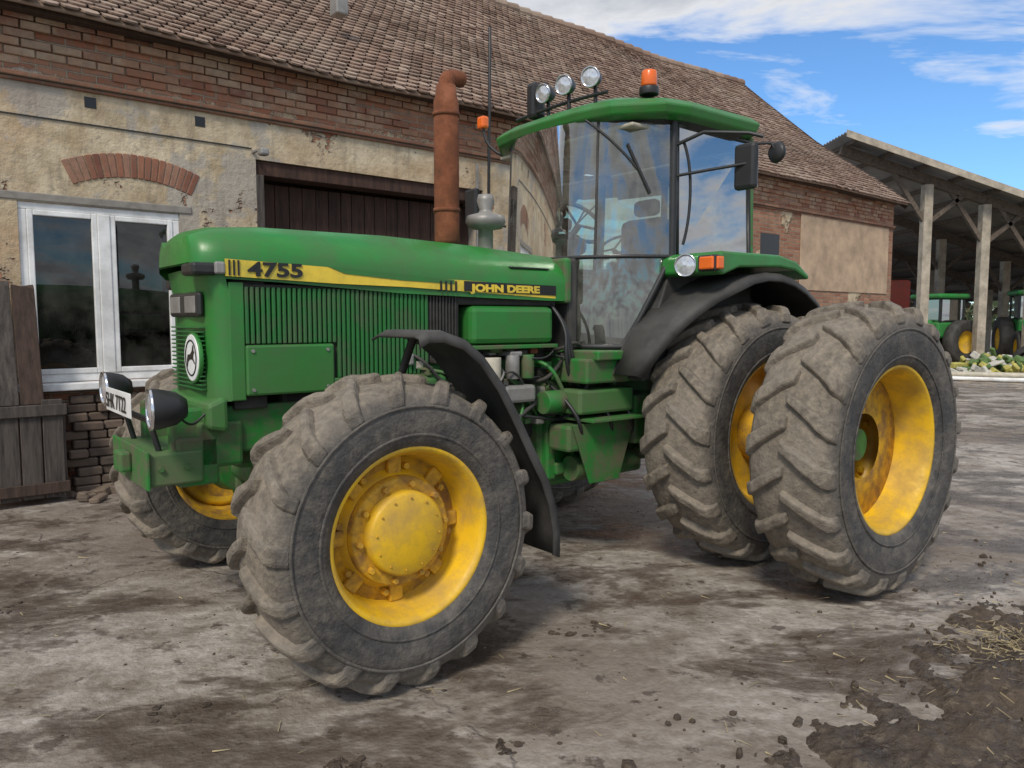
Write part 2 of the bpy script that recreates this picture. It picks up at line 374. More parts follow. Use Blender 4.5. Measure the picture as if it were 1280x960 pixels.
box('cab_floor_plate',1.76,3.2,-.70,.70,1.39,1.45,GREEN_D,t,.01)
box('step_box',1.66,2.16,.42,.64,1.04,1.20,GREEN,t,.02)
box('step_plate',1.70,2.24,.40,.72,.995,1.015,GREEN_D,t,.004)
box('lower_step_bracket',1.60,2.05,.40,.60,.80,.97,GREEN_D,t,.02)
box('tool_box',2.20,2.55,.35,.62,.80,1.14,GREEN_D,t,.02)
cyl('air_tank',(1.75,.45,.66),(2.35,.45,.66),.085,GREEN_D,t)
prism('lower_guard',[(1.62,.98),(2.2,.98),(2.05,.58),(1.78,.58)],.60,.615,GREEN_D,t,.004)
for i,(a,b) in enumerate([(1.62,1.02),(1.9,1.02),(2.1,1.02)]):
    tube('trans_hose',[(a,.40,1.22),(a+.02,.60,1.1),(a+.08,.64,.9),(a+.2,.45,.75)],.013,BLACK,t)
for i in range(26):
    r0=rng.uniform(1.62,2.6);z0=rng.uniform(.6,1.2)
    box('casting_boss',r0,r0+rng.uniform(.04,.12),.3,rng.uniform(.36,.45),z0,z0+rng.uniform(.04,.1),rng.choice([GREEN_D,GREEN_D,DARK]),t,.012)
bp=[]
for i in range(24):
    r0=rng.uniform(1.65,2.6);z0=rng.uniform(.65,1.2);bp.append(cylv(T(r0,.32,z0),T(r0,.385,z0),.013,.013,6))
merge('casting_bolts',bp,GREYM,t)
cyl('front_axle_beam',(0,-1.0,.70),(0,1.0,.70),.085,GREEN_D,t)
box('front_axle_diff',-.18,.2,-.22,.22,.52,.90,GREEN_D,t,.07)
for sg in(1,-1):
    cyl('axle_knuckle',(0,sg*.78,.70),(0,sg*.98,.70),.16,GREEN_D,t,r1=.19)
    cyl('steering_rod',(.22,sg*.1,.68),(.22,sg*.85,.68),.022,GREYM,t)
    box('kingpin',-.06,.06,min(sg*.74,sg*.86),max(sg*.74,sg*.86),.5,.92,GREEN_D,t,.03)
box('axle_pivot',-.35,.4,-.14,.14,.86,1.02,GREEN_D,t,.03)
cyl('drive_shaft',(.2,0,.62),(1.7,0,.70),.05,DARK,t)
box('belly_plate',.3,1.7,-.24,.24,.86,.98,DARK,t,.02)
box('front_support',-.60,-.38,-.33,.33,.92,1.15,GREEN_D,t,.02)
box('front_beam',-.83,-.58,-.34,.34,.86,1.02,GREEN,t,.012)
box('front_beam_flange',-.845,-.83,-.36,.36,.85,1.035,GREEN_D,t,.004)
box('front_beam_block',-.70,-.50,.20,.33,.84,1.08,GREEN_D,t,.015)
box('tow_jaw',-.90,-.845,-.07,.07,.90,1.0,GREEN_D,t,.012)
for sg in(1,-1):
    for rr in (-.78,-.66):
        cyl('beam_bolt',(rr,sg*.34,.945),(rr,sg*.355,.945),.014,GREEN_D,t,6,bev=0)
tube('lamp_bar',[(-.80,-.42,1.17),(-.80,.44,1.17)],.016,BLACK,t,smooth=False)
for s in(-.25,.25):tube('lamp_bar_post',[(-.76,s,1.01),(-.80,s,1.17)],.014,BLACK,t,smooth=False)
tube('lamp_wire',[(-.74,.43,1.25),(-.66,.36,1.12),(-.56,.34,1.2),(-.5,.36,1.26)],.006,BLACK,t)
def lamp(name,r,s,z,rad,depth=.12,mat=BLACK,aim=(-1,0,0)):
    e=empty(name,T(r,s,z),0,t)
    d=Vector(T(*aim)).normalized();e.rotation_mode='QUATERNION';e.rotation_quaternion=Vector((0,1,0)).rotation_difference(d)
    revolve('housing',[(-depth,.001),(-depth,rad*.45),(-depth*.7,rad*.8),(-depth*.2,rad*.98),(0,rad)],mat,e,n=32)
    revolve('bezel',[(0,rad*1.03),(.012,rad*1.02),(.012,rad*.9),(0,rad*.9)],CHROME,e,n=32)
    revolve('lens',[(.002,rad*.9),(.012,rad*.5),(.016,.001)],LENS,e,n=32)
lamp('front_work_lamp_left',-.84,.46,1.245,.095,.15,BLACK,(-1,-.1,0))
lamp('front_work_lamp_right',-.86,-.42,1.28,.09,.13,BLACK,(-1,.0,0))
box('licence_plate',-.885,-.88,-.27,.27,1.185,1.305,WHITE,t,.003)
cu=bpy.data.curves.new('plate_text','FONT');cu.body='SHK 7T22';cu.size=.11;cu.extrude=.001;cu.materials.append(STK)
o=bpy.data.objects.new('plate_text',cu);link(o,t)
o.matrix_local=Matrix.Translation(T(-.889,-.25,1.205))@Matrix(((0,0,1),(1,0,0),(0,1,0))).to_4x4()@Matrix.Diagonal((.95,1,1,1))
tube('front_indicator_arm',[(-.40,-.36,1.86),(-.42,-.48,1.88)],.012,BLACK,t)
box('front_indicator_far',-.50,-.40,-.54,-.46,1.82,1.95,BLACK,t,.015)
box('front_indicator_near',-.62,-.50,.20,.39,1.865,1.925,BLACK,t,.015)
box('front_indicator_lens',-.52,-.47,.385,.41,1.87,1.93,GREYM,t,.01)
def fender(sg):
    arc=[(.03,1.575),(.08,1.60),(.16,1.60),(.27,1.565),(.37,1.49),(.48,1.36),(.58,1.20),(.68,1.02),(.77,.86),(.82,.72),(.845,.58),(.845,.46)]
    a,b=.93,1.36
    V=[];F=[]
    for r,z in arc:
        d=Vector((0-r,.71-z)).normalized()*.05
        V+=[T(r,sg*a,z-.02),T(r,sg*(a+.06),z),T(r,sg*(b-.05),z),T(r,sg*(b-.01),z-.008),T(r+d[0],sg*b,z+d[1])]
    m=5
    for i in range(len(arc)-1):
        for k in range(m-1):F.append((i*m+k,i*m+k+1,(i+1)*m+k+1,(i+1)*m+k))
    mesh('front_fender',V,F,BLACKD,t,smooth=True,solid=.012)
    tube('fender_bracket',[(.35,sg*.9,.75),(.50,sg*1.0,1.0),(.55,sg*1.1,1.20)],.02,BLACK,t)
    tube('fender_bracket',[(.1,sg*.85,.9),(.16,sg*.9,1.3),(.16,sg*1.1,1.58)],.02,BLACK,t)
fender(1)
revolve('exhaust_muffler',[(0,.02),(0,.07),(.03,.080),(.9,.080),(.93,.07),(1.0,.062),(1.0,.05)],RUST,t,n=32,loc=T(1.08,0,2.13)).rotation_euler=(math.pi/2,0,0)
tube('exhaust_tip',[(1.08,0,3.08),(1.08,0,3.15),(1.11,-.01,3.195),(1.22,-.03,3.20)],.052,RUST,t)
for z in(2.35,2.95):revolve('muffler_band',[(-.012,.080),(-.012,.086),(.012,.086),(.012,.080)],RUST,t,n=32,loc=T(1.08,0,z)).rotation_euler=(math.pi/2,0,0)
revolve('intake_stem',[(0,.05),(.17,.05),(.18,.11),(.22,.135),(.26,.125),(.28,.05),(.30,.04),(.36,.06),(.40,.05),(.41,.0)],GREYM,t,n=32,loc=T(1.39,0,2.08)).rotation_euler=(math.pi/2,0,0)
# rear fenders
for sg in(1,-1):
    pts=[]
    for i in range(15):
        a=math.radians(160-i*(160-(28))/14);R_=1.01
        pts.append((2.88+R_*math.cos(a),.95+R_*math.sin(a)))
    V=[];F=[]
    for i,(r,z) in enumerate(pts):
        d=Vector((2.88-r,.93-z)).normalized()*.05
        so=.86+.34*min(1,i/5)
        V+=[T(r,sg*.68,z),T(r,sg*so,z),T(r+d[0],sg*(so+.03),z+d[1])]
    for i in range(len(pts)-1):
        for k in range(2):F.append((i*3+k,i*3+k+1,(i+1)*3+k+1,(i+1)*3+k))
    mesh('rear_fender_arch',V,F,BLACKD,t,smooth=True,solid=.015)
    lo,hi=sorted((sg*.66,sg*.70))
    prism('rear_fender_inner',pts,lo,hi,BLACKD,t,0)
    lo,hi=sorted((sg*.70,sg*1.22))
    prism('rear_fender_top',[(2.28,2.05),(2.33,2.08),(2.95,2.085),(3.16,2.05),(3.32,1.96),(3.31,1.93),(3.14,1.99),(2.95,2.005),(2.50,1.985),(2.33,1.93),(2.28,1.95)],lo,hi,GREEN,t,.015)
lamp('side_headlamp',2.26,.98,2.0,.072,.10,BLACK,(-1,.35,0))
box('indicator_body',2.25,2.32,1.08,1.22,1.955,2.055,BLACK,t,.01)
box('indicator_lens',2.235,2.255,1.10,1.21,1.965,2.045,ORANGE,t,.01)
box('indicator_lens_side',2.255,2.32,1.215,1.235,1.965,2.045,ORANGE,t,.01)
# ------------------------------------------------------------ cab
arc=[(1.83,0),(1.838,.15),(1.87,.30),(1.92,.42),(1.985,.53),(2.06,.62),(2.145,.69),(2.235,.75),(2.33,.80)]
full=[(r,-s) for r,s in reversed(arc[1:])]+arc
ZT=2.97
def zb(r,s):
    if r<=2.07:return 1.47
    return 1.47+(r-2.07)/(2.33-2.07)*(2.07-1.47)
V=[];F=[]
for r,s in full:
    V+=[T(r,s,2.07),T(r+.03,s*.975,ZT)]
for i in range(len(full)-1):F.append((2*i,2*i+1,2*i+3,2*i+2))
mesh('windshield',V,F,GLASS,t,smooth=True)
for sg in(1,-1):
    low=[(r,s) for r,s in arc if s>=.29]
    V=[];F=[]
    for r,s in low:V+=[T(r,sg*s,zb(r,s)),T(r,sg*s,2.07)]
    for i in range(len(low)-1):F.append((2*i,2*i+1,2*i+3,2*i+2))
    mesh('lower_door_glass',V,F,GLASS,t,smooth=True)
    F_=lambda r,s,z:T(r,sg*s,z)
    tube('door_sill_frame',[(r,s,2.07) for r,s in arc if s>=.29],.014,BLACK,t,f=F_)
    tube('door_low_frame',[(r,s,1.47) for r,s in low if r<=2.07]+[(2.145,.69,1.65),(2.235,.75,1.86),(2.33,.80,2.07)],.020,BLACK,t,f=F_,smooth=False)
    tube('b_pillar',[(2.34,.80,2.0),(2.36,.785,2.97)],.026,BLACK,t,f=F_,smooth=False)
    tube('front_post',[(1.88,.34,1.45),(1.88,.34,2.07)],.018,BLACK,t,f=F_,smooth=False)
    tube('door_edge_post',[(1.95,.47,2.07),(1.98,.46,2.96)],.009,BLACKD,t,f=F_,smooth=False)
    V=[T(2.39,sg*.80,2.08),T(3.20,sg*.80,2.08),T(3.20,sg*.77,2.94),T(2.39,sg*.785,2.94)]
    mesh('side_window',V,[(0,1,2,3)],GLASS_T,t)
    tube('side_window_frame',[(2.39,.80,2.08),(3.20,.80,2.08),(3.20,.775,2.94),(2.39,.785,2.94)],.016,BLACK,t,f=F_,smooth=False,cyc=True)
    tube('rear_pillar',[(3.24,.78,1.9),(3.23,.76,2.97)],.030,GREEN_D,t,f=F_,smooth=False)
    lo,hi=sorted((sg*.64,sg*.79))
    prism('cab_lower_side',[(2.10,1.44),(2.37,2.05),(2.37,2.07),(3.26,2.07),(3.26,1.4),(2.08,1.25)],lo,hi,BLACKD,t,.01)
tube('windshield_bottom',[(r+.0,s,2.07) for r,s in full],.012,BLACK,t,smooth=False)
mesh('rear_window',[T(3.24,-.74,2.1),T(3.24,.74,2.1),T(3.24,.74,2.94),T(3.24,-.74,2.94)],[(0,1,2,3)],GLASS,t)
box('rear_wall',3.22,3.26,-.76,.76,1.4,2.1,BLACKD,t)
box('cowl',1.80,1.88,-.38,.38,1.45,2.06,BLACKD,t,.02)
box('dash_column',1.94,2.10,-.14,.14,1.45,2.15,BLACK,t,.05)
box('dash_top',1.92,2.10,-.26,.26,2.10,2.22,BLACK,t,.05)
e=empty('steering_wheel',T(2.24,0,2.36),0,t);e.rotation_euler=(0,math.radians(-40),0)
tube('wheel_ring',[(.20*math.cos(a),.20*math.sin(a),0) for a in [i*math.pi/8 for i in range(16)]],.015,BLACK,e,f=ID,cyc=True)
for a in(0,2.1,4.2):tube('spoke',[(0,0,-.02),(.19*math.cos(a),.19*math.sin(a),0)],.010,BLACK,e,f=ID,smooth=False)
tube('steering_column',[(2.07,0,2.15),(2.24,0,2.34)],.025,BLACK,t,smooth=False)
box('seat_base',2.55,2.98,-.24,.24,1.75,1.92,SEATM,t,.05)
box('seat_back',2.90,3.03,-.23,.23,1.88,2.45,SEATM,t,.06)
box('head_rest',2.94,3.03,-.12,.12,2.47,2.6,SEATM,t,.04)
box('seat_pedestal',2.62,2.89,-.15,.15,1.45,1.76,BLACK,t,.03)
box('side_console',2.4,3.1,-.60,-.36,1.45,2.02,BLACKD,t,.04)
for i in range(3):tube('lever',[(2.50+i*.08,-.45,2.0),(2.47+i*.08,-.44,2.18)],.009,BLACK,t)
cyl('cab_monitor_post',(2.2,-.5,2.07),(2.2,-.5,2.4),.012,BLACK,t)
box('cab_monitor',2.17,2.2,-.6,-.42,2.36,2.5,BLACK,t,.01)
box('roof_lining',2.05,3.2,-.70,.70,2.90,2.925,CREAM,t,.01)
def roofring(z,g):
    r0,r1=1.92-g,3.18+g
    h=[(r0,.0),(r0+.015,.35),(r0+.07,.58+g*.6),(r0+.30,.82+g),(r0+.50,.87+g),(r1-.10,.87+g),(r1,.78+g)]
    return [(r,s,z) for r,s in h]+[(r,-s,z) for r,s in reversed(h[1:])]
def ringloft(name,rings,mat,bev=.012):
    m=len(rings[0]);V=[T(*p) for q in rings for p in q];F=[tuple(range(m)),tuple(range(len(V)-1,len(V)-m-1,-1))]
    for i in range(len(rings)-1):
        for k in range(m):F.append((i*m+k,i*m+(k+1)%m,(i+1)*m+(k+1)%m,(i+1)*m+k))
    return mesh(name,V,F,mat,t,bev)
ringloft('cab_roof',[roofring(2.955,-.02),roofring(2.97,.03),roofring(3.03,.05),roofring(3.075,.0),roofring(3.135,-.15),roofring(3.16,-.32)],GREEN)
ringloft('cab_roof_underside',[roofring(2.925,-.08),roofring(2.96,-.03)],BLACK)
ringloft('roof_hatch',[roofring(3.15,-.38),roofring(3.195,-.42)],GREEN)
for s,rr,q in((-.10,1.98,.0),(.14,1.96,.15),(.38,1.98,.3)):
    lamp('roof_work_lamp',rr,s,3.265,.066,.10,BLACK,(-1,.1+q,-.1))
    cyl('lamp_foot',(rr+.05,s,3.08),(rr+.05,s,3.21),.014,BLACK,t)
tube('roof_lamp_rail',[(2.02,-.45,3.15),(2.0,0,3.17),(2.02,.5,3.15)],.012,BLACK,t)
box('roof_horn',1.98,2.10,-.30,-.20,3.12,3.38,BLACK,t,.03)
cyl('beacon_base',(2.27,.64,3.14),(2.27,.64,3.19),.065,BLACK,t)
cyl('beacon',(2.27,.64,3.19),(2.27,.64,3.30),.055,ORANGE,t,r1=.050,bev=.015)
tube('far_indicator_arm',[(2.2,-.85,2.98),(2.1,-.97,3.05),(2.1,-.98,3.2)],.012,BLACK,t)
box('far_indicator',2.06,2.13,-1.03,-.94,3.2,3.3,ORANGE,t,.02)
tube('mirror_arm',[(2.36,.80,2.80),(2.42,.98,2.86),(2.56,1.22,2.83),(2.60,1.30,2.80)],.012,BLACK,t,smooth=False)
tube('mirror_arm_low',[(2.36,.80,2.60),(2.45,1.0,2.62),(2.55,1.22,2.64)],.010,BLACK,t,smooth=False)
box('mirror_housing',2.54,2.60,1.12,1.28,2.48,2.77,BLACK,t,.025)
box('mirror_face',2.599,2.604,1.135,1.265,2.495,2.755,CHROME,t,0)
revolve('round_mirror',[(-.02,.001),(-.02,.055),(0,.068),(.02,.055),(.02,.001)],BLACK,t,n=28,loc=T(2.66,1.36,2.70)).rotation_euler=(0,0,math.radians(80))
tube('round_mirror_arm',[(2.58,1.26,2.76),(2.64,1.33,2.76),(2.65,1.35,2.72)],.010,BLACK,t,smooth=False)
tube('far_mirror_arm',[(2.15,-.75,2.4),(1.97,-.90,2.45),(1.95,-.95,2.62)],.012,BLACK,t)
box('far_mirror',1.93,1.98,-1.02,-.86,2.42,2.70,BLACK,t,.02)
tube('wiper',[(1.92,.40,2.97),(2.03,.56,2.83),(2.15,.68,2.62)],.009,BLACK,t)
tube('wiper_blade',[(2.08,.63,2.80),(2.20,.725,2.48)],.010,BLACK,t)
tube('hand_rail',[(2.40,.84,2.15),(2.43,.87,2.3),(2.43,.87,2.7),(2.39,.84,2.82)],.010,BLACK,t)
# ------------------------------------------------------------ barn
SC=1.1156;OFF=8.3
Dx,Dy=.7627,.6468
barn=empty('brick_barn',(-.6468*OFF,.7627*OFF,0),math.atan2(Dy,Dx))
def A(a):return a*SC
def Z(z):return 1.65+(z-1.65)*SC
def brickvec(m,warp=.03):
    sx=m.n('ShaderNodeSeparateXYZ');m.l(m.tc.outputs['Object'],sx.inputs[0])
    cx=m.n('ShaderNodeCombineXYZ')
    m.l(m.math('ADD',sx.outputs[0],sx.outputs[1]),cx.inputs[0]);m.l(sx.outputs[2],cx.inputs[1])
    wv=m.n('ShaderNodeVectorMath',operation='ADD');m.l(cx.outputs[0],wv.inputs[0])
    nz=m.n('ShaderNodeTexNoise');nz.inputs['Scale'].default_value=3;m.l(m.tc.outputs['Object'],nz.inputs['Vector'])
    vs=m.n('ShaderNodeVectorMath',operation='SCALE');m.l(nz.outputs['Color'],vs.inputs[0]);vs.inputs[3].default_value=warp;m.l(vs.outputs[0],wv.inputs[1])
    return sx,wv.outputs[0]
def wallmat():
    m=NT('barn_wall_plaster')
    sx,wv=brickvec(m)
    br=m.n('ShaderNodeTexBrick');m.l(wv,br.inputs['Vector']);br.inputs['Scale'].default_value=1
    br.inputs['Brick Width'].default_value=.25;br.inputs['Row Height'].default_value=.075;br.inputs['Mortar Size'].default_value=.009;br.inputs['Mortar Smooth'].default_value=.3
    br.inputs['Color1'].default_value=(.30,.10,.05,1);br.inputs['Color2'].default_value=(.44,.22,.13,1);br.inputs['Mortar'].default_value=(.34,.28,.20,1)
    n1=m.noise(1.3,10,.74);n2=m.noise(14,6,.65);n3=m.noise(.55,5,.6);n4=m.noise(5,8,.75);n5=m.noise(2.6,8,.7)
    brick=m.mix(m.ramp(n4,[(.40,0),(.7,.6)]),br.outputs['Color'],(.20,.14,.095))
    pl=m.mix(m.ramp(n5,[(.36,0),(.62,1)]),(.40,.305,.185),(.66,.555,.39))
    pl=m.mix(m.ramp(n4,[(.52,0),(.66,.6)]),pl,(.27,.225,.165))
    pl=m.mix(m.ramp(n3,[(.48,0),(.60,.6)]),pl,(.44,.28,.15))
    n6=m.noise(.9,6,.6,vec=m.mapping(loc=(11,4,7)))
    pl=m.mix(m.ramp(n6,[(.57,0),(.60,.7)]),pl,(.37,.345,.31))
    j=m.math('SUBTRACT',n1,.5)
    def mrg(x,a,b):
        q=m.n('ShaderNodeMapRange');m.l(x,q.inputs[0]);q.inputs[1].default_value=a;q.inputs[2].default_value=b;return q.outputs[0]
    mt=mrg(m.math('ADD',sx.outputs[2],m.math('MULTIPLY',j,.9)),3.84,3.90)
    mb=mrg(m.math('ADD',sx.outputs[2],m.math('MULTIPLY',j,1.4)),1.08,1.0)
    mr=mrg(m.math('ADD',sx.outputs[0],m.math('MULTIPLY',j,3)),9,10)
    patch=m.ramp(n1,[(.585,0),(.605,1)])
    pr=m.math('MULTIPLY',mr,m.ramp(n3,[(.40,0),(.44,1)]))
    f=m.math('MAXIMUM',m.math('MAXIMUM',mt,mb),m.math('MAXIMUM',patch,pr))
    c=m.mix(f,pl,brick)
    edge=m.ramp(n1,[(.55,0),(.585,.55),(.60,0)])
    c=m.mix(edge,c,(.22,.17,.12))
    st=m.noise(3,6,.6,vec=m.mapping((3,3,.30)))
    c=m.mix(m.ramp(st,[(.52,0),(.74,.5)]),c,(.16,.125,.09))
    hgt=m.math('ADD',m.math('ADD',m.math('MULTIPLY',n2,.5),m.math('MULTIPLY',n4,.5)),m.math('ADD',m.math('MULTIPLY',m.math('SUBTRACT',1,f),1.4),m.math('MULTIPLY',m.math('MULTIPLY',br.outputs['Fac'],f),-.8)))
    return m.done(c,.92,0,m.bump(hgt,.85,.035))
WALL=wallmat()
def brickmat(name,c1,c2,mort,bw=.25,rh=.075,grime=.6):
    m=NT(name);sx,wv=brickvec(m,.01)
    br=m.n('ShaderNodeTexBrick');m.l(wv,br.inputs['Vector']);br.inputs['Scale'].default_value=1
    br.inputs['Brick Width'].default_value=bw;br.inputs['Row Height'].default_value=rh;br.inputs['Mortar Size'].default_value=.008
    br.inputs['Color1'].default_value=(*c1,1);br.inputs['Color2'].default_value=(*c2,1);br.inputs['Mortar'].default_value=(*mort,1)
    n=m.noise(7,8,.7)
    c=m.mix(m.ramp(n,[(.4,0),(.7,grime)]),br.outputs['Color'],(.12,.09,.07))
    return m.done(c,.9,0,m.bump(m.math('ADD',m.math('MULTIPLY',br.outputs['Fac'],-1),n),.8,.02))
BRK=brickmat('eaves_brick',(.22,.085,.05),(.33,.17,.10),(.22,.17,.12))
def units(name,c0,c1,c2,lime):
    m=NT(name);g=m.n('ShaderNodeNewGeometry');n=m.noise(14,7,.7);nb=m.noise(1.6,5,.7)
    c=m.ramp(g.outputs['Random Per Island'],[(0,c0),(.5,c1),(1,c2)])
    c=m.mix(m.ramp(nb,[(.46,0),(.60,lime)]),c,(.44,.35,.24))
    c=m.mix(m.ramp(n,[(.4,0),(.7,.55)]),c,(.16,.115,.08))
    return m.done(c,.9,0,m.bump(n,.5,.01))
BRU=units('brick_units',(.23,.085,.05),(.35,.155,.085),(.40,.25,.16),.6)
BRD=units('dark_brick_units',(.055,.042,.035),(.10,.072,.055),(.15,.11,.085),.15)
ISL=NT('roof_tiles');g=ISL.n('ShaderNodeNewGeometry')
tc=ISL.ramp(g.outputs['Random Per Island'],[(0,(.165,.10,.07)),(.35,(.25,.16,.115)),(.7,(.31,.21,.155)),(1,(.38,.28,.215))])
tc=ISL.mix(ISL.ramp(ISL.noise(.5,6,.65),[(.45,0),(.66,.45)]),tc,(.33,.275,.21))
nn_=ISL.noise(6,8,.7)
tc=ISL.mix(ISL.ramp(nn_,[(.5,0),(.72,.5)]),tc,(.12,.09,.065))
TILE=ISL.done(tc,.9,0,ISL.bump(nn_,.4,.006))
def woodmat(name,c0,c1,sc_):
    m=NT(name);wv=m.noise(3,8,.7,vec=m.mapping((sc_,sc_,.8)))
    return m.done(m.mix(m.ramp(wv,[(.3,0),(.7,1)]),c0,c1),.9,0,m.bump(wv,.6,.01))
WOOD_D=woodmat('dark_old_wood',(.03,.02,.015),(.09,.055,.04),9)
WOOD_G=woodmat('grey_wood',(.028,.024,.021),(.12,.10,.085),10)
GATE=woodmat('gate_wood',(.02,.011,.008),(.085,.042,.028),7)
def P(nm,*a,**k):return box(nm,*a,parent=barn,f=ID,**k)
EAV=Z(4.14);a0=-9.0;a1=18.95
wx0,wx1,wz0,wz1=A(1.04),A(2.31),Z(1.12),Z(2.62)
gx0,gx1,gz1=A(3.04),A(5.85),Z(3.21)
TH=.45
parts=[]
def wb(x0,x1,z0,z1):parts.append(boxvf(x0,x1,0,TH,z0,z1,f=ID))
wb(a0,wx0,0,EAV);wb(wx0,wx1,0,wz0);wb(wx0,wx1,wz1,EAV)
wb(wx1,gx0,0,EAV);wb(gx0,gx1,gz1,EAV);wb(gx1,a1,0,EAV)
merge('front_wall',parts,WALL,barn)
RD=4.46*2;RZ=Z(7.5);RB=4.46
P('back_wall',a0,a1,RD-TH,RD,0,EAV,WALL,bev=0)
for nm,aa in(('gable_right',a1-.4),('gable_left',a0)):
    v=[(x,y,z) for x in(aa,aa+.4) for y,z in((TH,0),(RD-TH,0),(RD-TH,EAV-.1),(RB,RZ-.35),(TH,EAV-.1))]
    fc=[(0,1,2,3,4),(9,8,7,6,5)]+[(i,(i+1)%5,5+(i+1)%5,5+i) for i in range(5)]
    mesh(nm,v,fc,WALL,barn)
P('string_course',a0,a1,-.06,-.002,Z(3.60),Z(3.64),BRK,bev=.01)
P('string_course_lower',a0,a1,-.035,-.002,Z(3.57),Z(3.598),BRK,bev=.01)
bp=[]
rg=random.Random(5)
for k in range(6):
    z0=Z(3.70)+k*.078
    x=a0+(.12 if k%2 else 0)
    while x<a1-.3:
        miss=noise.noise(Vector((x*.6,k*.5,1.3)))>.28
        if not miss and rg.random()>.05:
            pr=.012+.010*k+rg.uniform(-.008,.008)
            bp.append(boxvf(x,x+.235,-pr,.02,z0,z0+.070,f=ID))
        x+=.25
merge('eaves_brick_courses',bp,BRU,barn,bev=.006,segs=1)
P('eaves_board',a0,a1,-.20,-.02,EAV-.06,EAV-.02,WOOD_D,bev=.005)
cxa=(A(1.42)+A(2.45))/2;ap=[]
NB=19
for i in range(NB):
    th=math.radians(90+23-46*i/(NB-1));Rr=1.32;zc=Z(2.77)-Rr+.14
    c=Vector((cxa+Rr*math.cos(th),0,zc+Rr*math.sin(th)))
    u=Vector((math.cos(th),0,math.sin(th)));w=Vector((-math.sin(th),0,math.cos(th)))
    V=[]
    for q0 in(-.026,.026):
        for y in(-.012,.03):
            for r_ in(0,.23):V.append(tuple(c+u*r_+w*q0*(1+.15*(r_>0))+Vector((0,y+rg.uniform(-.006,.006),0))))
    ap.append((V,BF))
BRA=units('arch_brick_units',(.20,.07,.045),(.30,.12,.07),(.34,.18,.12),.15)
merge('relieving_arch',ap,BRA,barn,bev=.006,segs=1)
for a,z in((1.61,3.49),(2.52,3.48),(7.4,3.4)):
    P('wall_hole',A(a)-.05,A(a)+.05,-.004,.01,Z(z)-.05,Z(z)+.05,STK,bev=0)
P('window_recess',wx0,wx1,.30,.32,wz0,wz1,STK,bev=0)
def fr(nm,x0,x1,z0,z1,y0=.02,y1=.09):return P(nm,x0,x1,y0,y1,z0,z1,WHITE,bev=.008)
fr('frame_top',wx0,wx1,wz1-.07,wz1-.001);fr('frame_bottom',wx0,wx1,wz0+.001,wz0+.08)
fr('frame_left',wx0+.001,wx0+.07,wz0+.08,wz1-.07);fr('frame_right',wx1-.07,wx1-.001,wz0+.08,wz1-.07)
mx=(wx0+wx1)/2
fr('frame_mid',mx-.055,mx+.055,wz0+.08,wz1-.07,.0,.085)
for x0,x1 in((wx0+.07,mx-.055),(mx+.055,wx1-.07)):
    fr('sash',x0,x0+.05,wz0+.08,wz1-.07,.01,.07);fr('sash',x1-.05,x1,wz0+.08,wz1-.07,.01,.07)
    fr('sash',x0+.05,x1-.05,wz0+.08,wz0+.13,.01,.07);fr('sash',x0+.05,x1-.05,wz1-.12,wz1-.07,.01,.07)
    P('pane',x0+.05,x1-.05,.045,.050,wz0+.13,wz1-.12,WINGL,bev=0)
    P('curtain',x0+.1,x1-.25,.24,.26,wz0+.2,wz1-.3,GREYM,bev=0)
P('window_sill',wx0-.12,wx1+.1,-.14,.02,wz0-.07,wz0,WHITE,bev=.01)
P('window_lintel',wx0-.15,wx1+.12,-.012,.02,wz1+.005,wz1+.08,CONC,bev=.01)
gp=[];x=gx0+.02
while x<gx1-.02:
    w=rg.uniform(.13,.18);gp.append(boxvf(x,min(x+w,gx1-.02),.30+rg.uniform(0,.02),.35,0.02,gz1-.20,f=ID));x+=w+.008
merge('gate_planks',gp,GATE,barn,bev=.004,segs=1)
P('gate_lintel_beam',gx0,gx1,.03,.30,gz1-.16,gz1-.004,GATE);P('gate_rail',gx0+.02,gx1-.02,.24,.295,1.9,2.02,GATE)
P('gate_post',gx0-.0,gx0+.09,.0,.20,0,gz1-.16,WOOD_G)
P('conduit',A(5.70),A(5.73),-.08,-.05,Z(2.2),Z(3.5),GREYM,bev=.004)
cyl('lightning_rod',(A(5.72),-.30,Z(2.9)),(A(5.72),-.34,Z(5.0)),.020,BLACK,barn,f=ID)
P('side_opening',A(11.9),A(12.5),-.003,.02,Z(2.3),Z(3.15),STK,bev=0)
P('plaster_panel',A(13.2),a1-.25,-.02,.0-.002,Z(2.2),Z(3.62),plain('old_plaster',(.46,.33,.22),.9,var=.35,scale=2,bump=.6),bev=.01)
P('wall_lamp_arm',A(3.0),A(3.03),-.25,0-.002,Z(3.26),Z(3.28),GREYM,bev=.003)
P('wall_lamp_head',A(2.97),A(3.06),-.33,-.22,Z(3.20),Z(3.27),GREYM,bev=.02)
P('wall_cable',a0,A(3.0),-.012,-.003,Z(3.30),Z(3.31),BLACK,bev=0)
L=math.hypot(RB+.3,RZ-EAV);nx=(RB+.3)/L;nz=(RZ-EAV)/L
def sag(a,v):return -.10*math.sin(max(0,min(1,v/L))*math.pi)*1.0+.06*noise.noise(Vector((a*.35,v*.5,0)))-.02+.10*max(0,(a-14)/5)**2*(v/L)
def rp(a,v,h=0):
    hh=sag(a,v)+h
    return (a,-.3+nx*v-nz*hh,EAV-.02+nz*v+nx*hh)
V=[];F=[];na=60;nv=12
for i in range(na+1):
    for j in range(nv+1):V.append(rp(a0-.2+(a1-a0+.35)*i/na,L*j/nv,-.03))
for i in range(na):
    for j in range(nv):F.append((i*(nv+1)+j,(i+1)*(nv+1)+j,(i+1)*(nv+1)+j+1,i*(nv+1)+j+1))
mesh('roof_deck',V,F,TILE,barn,smooth=True,solid=.03)
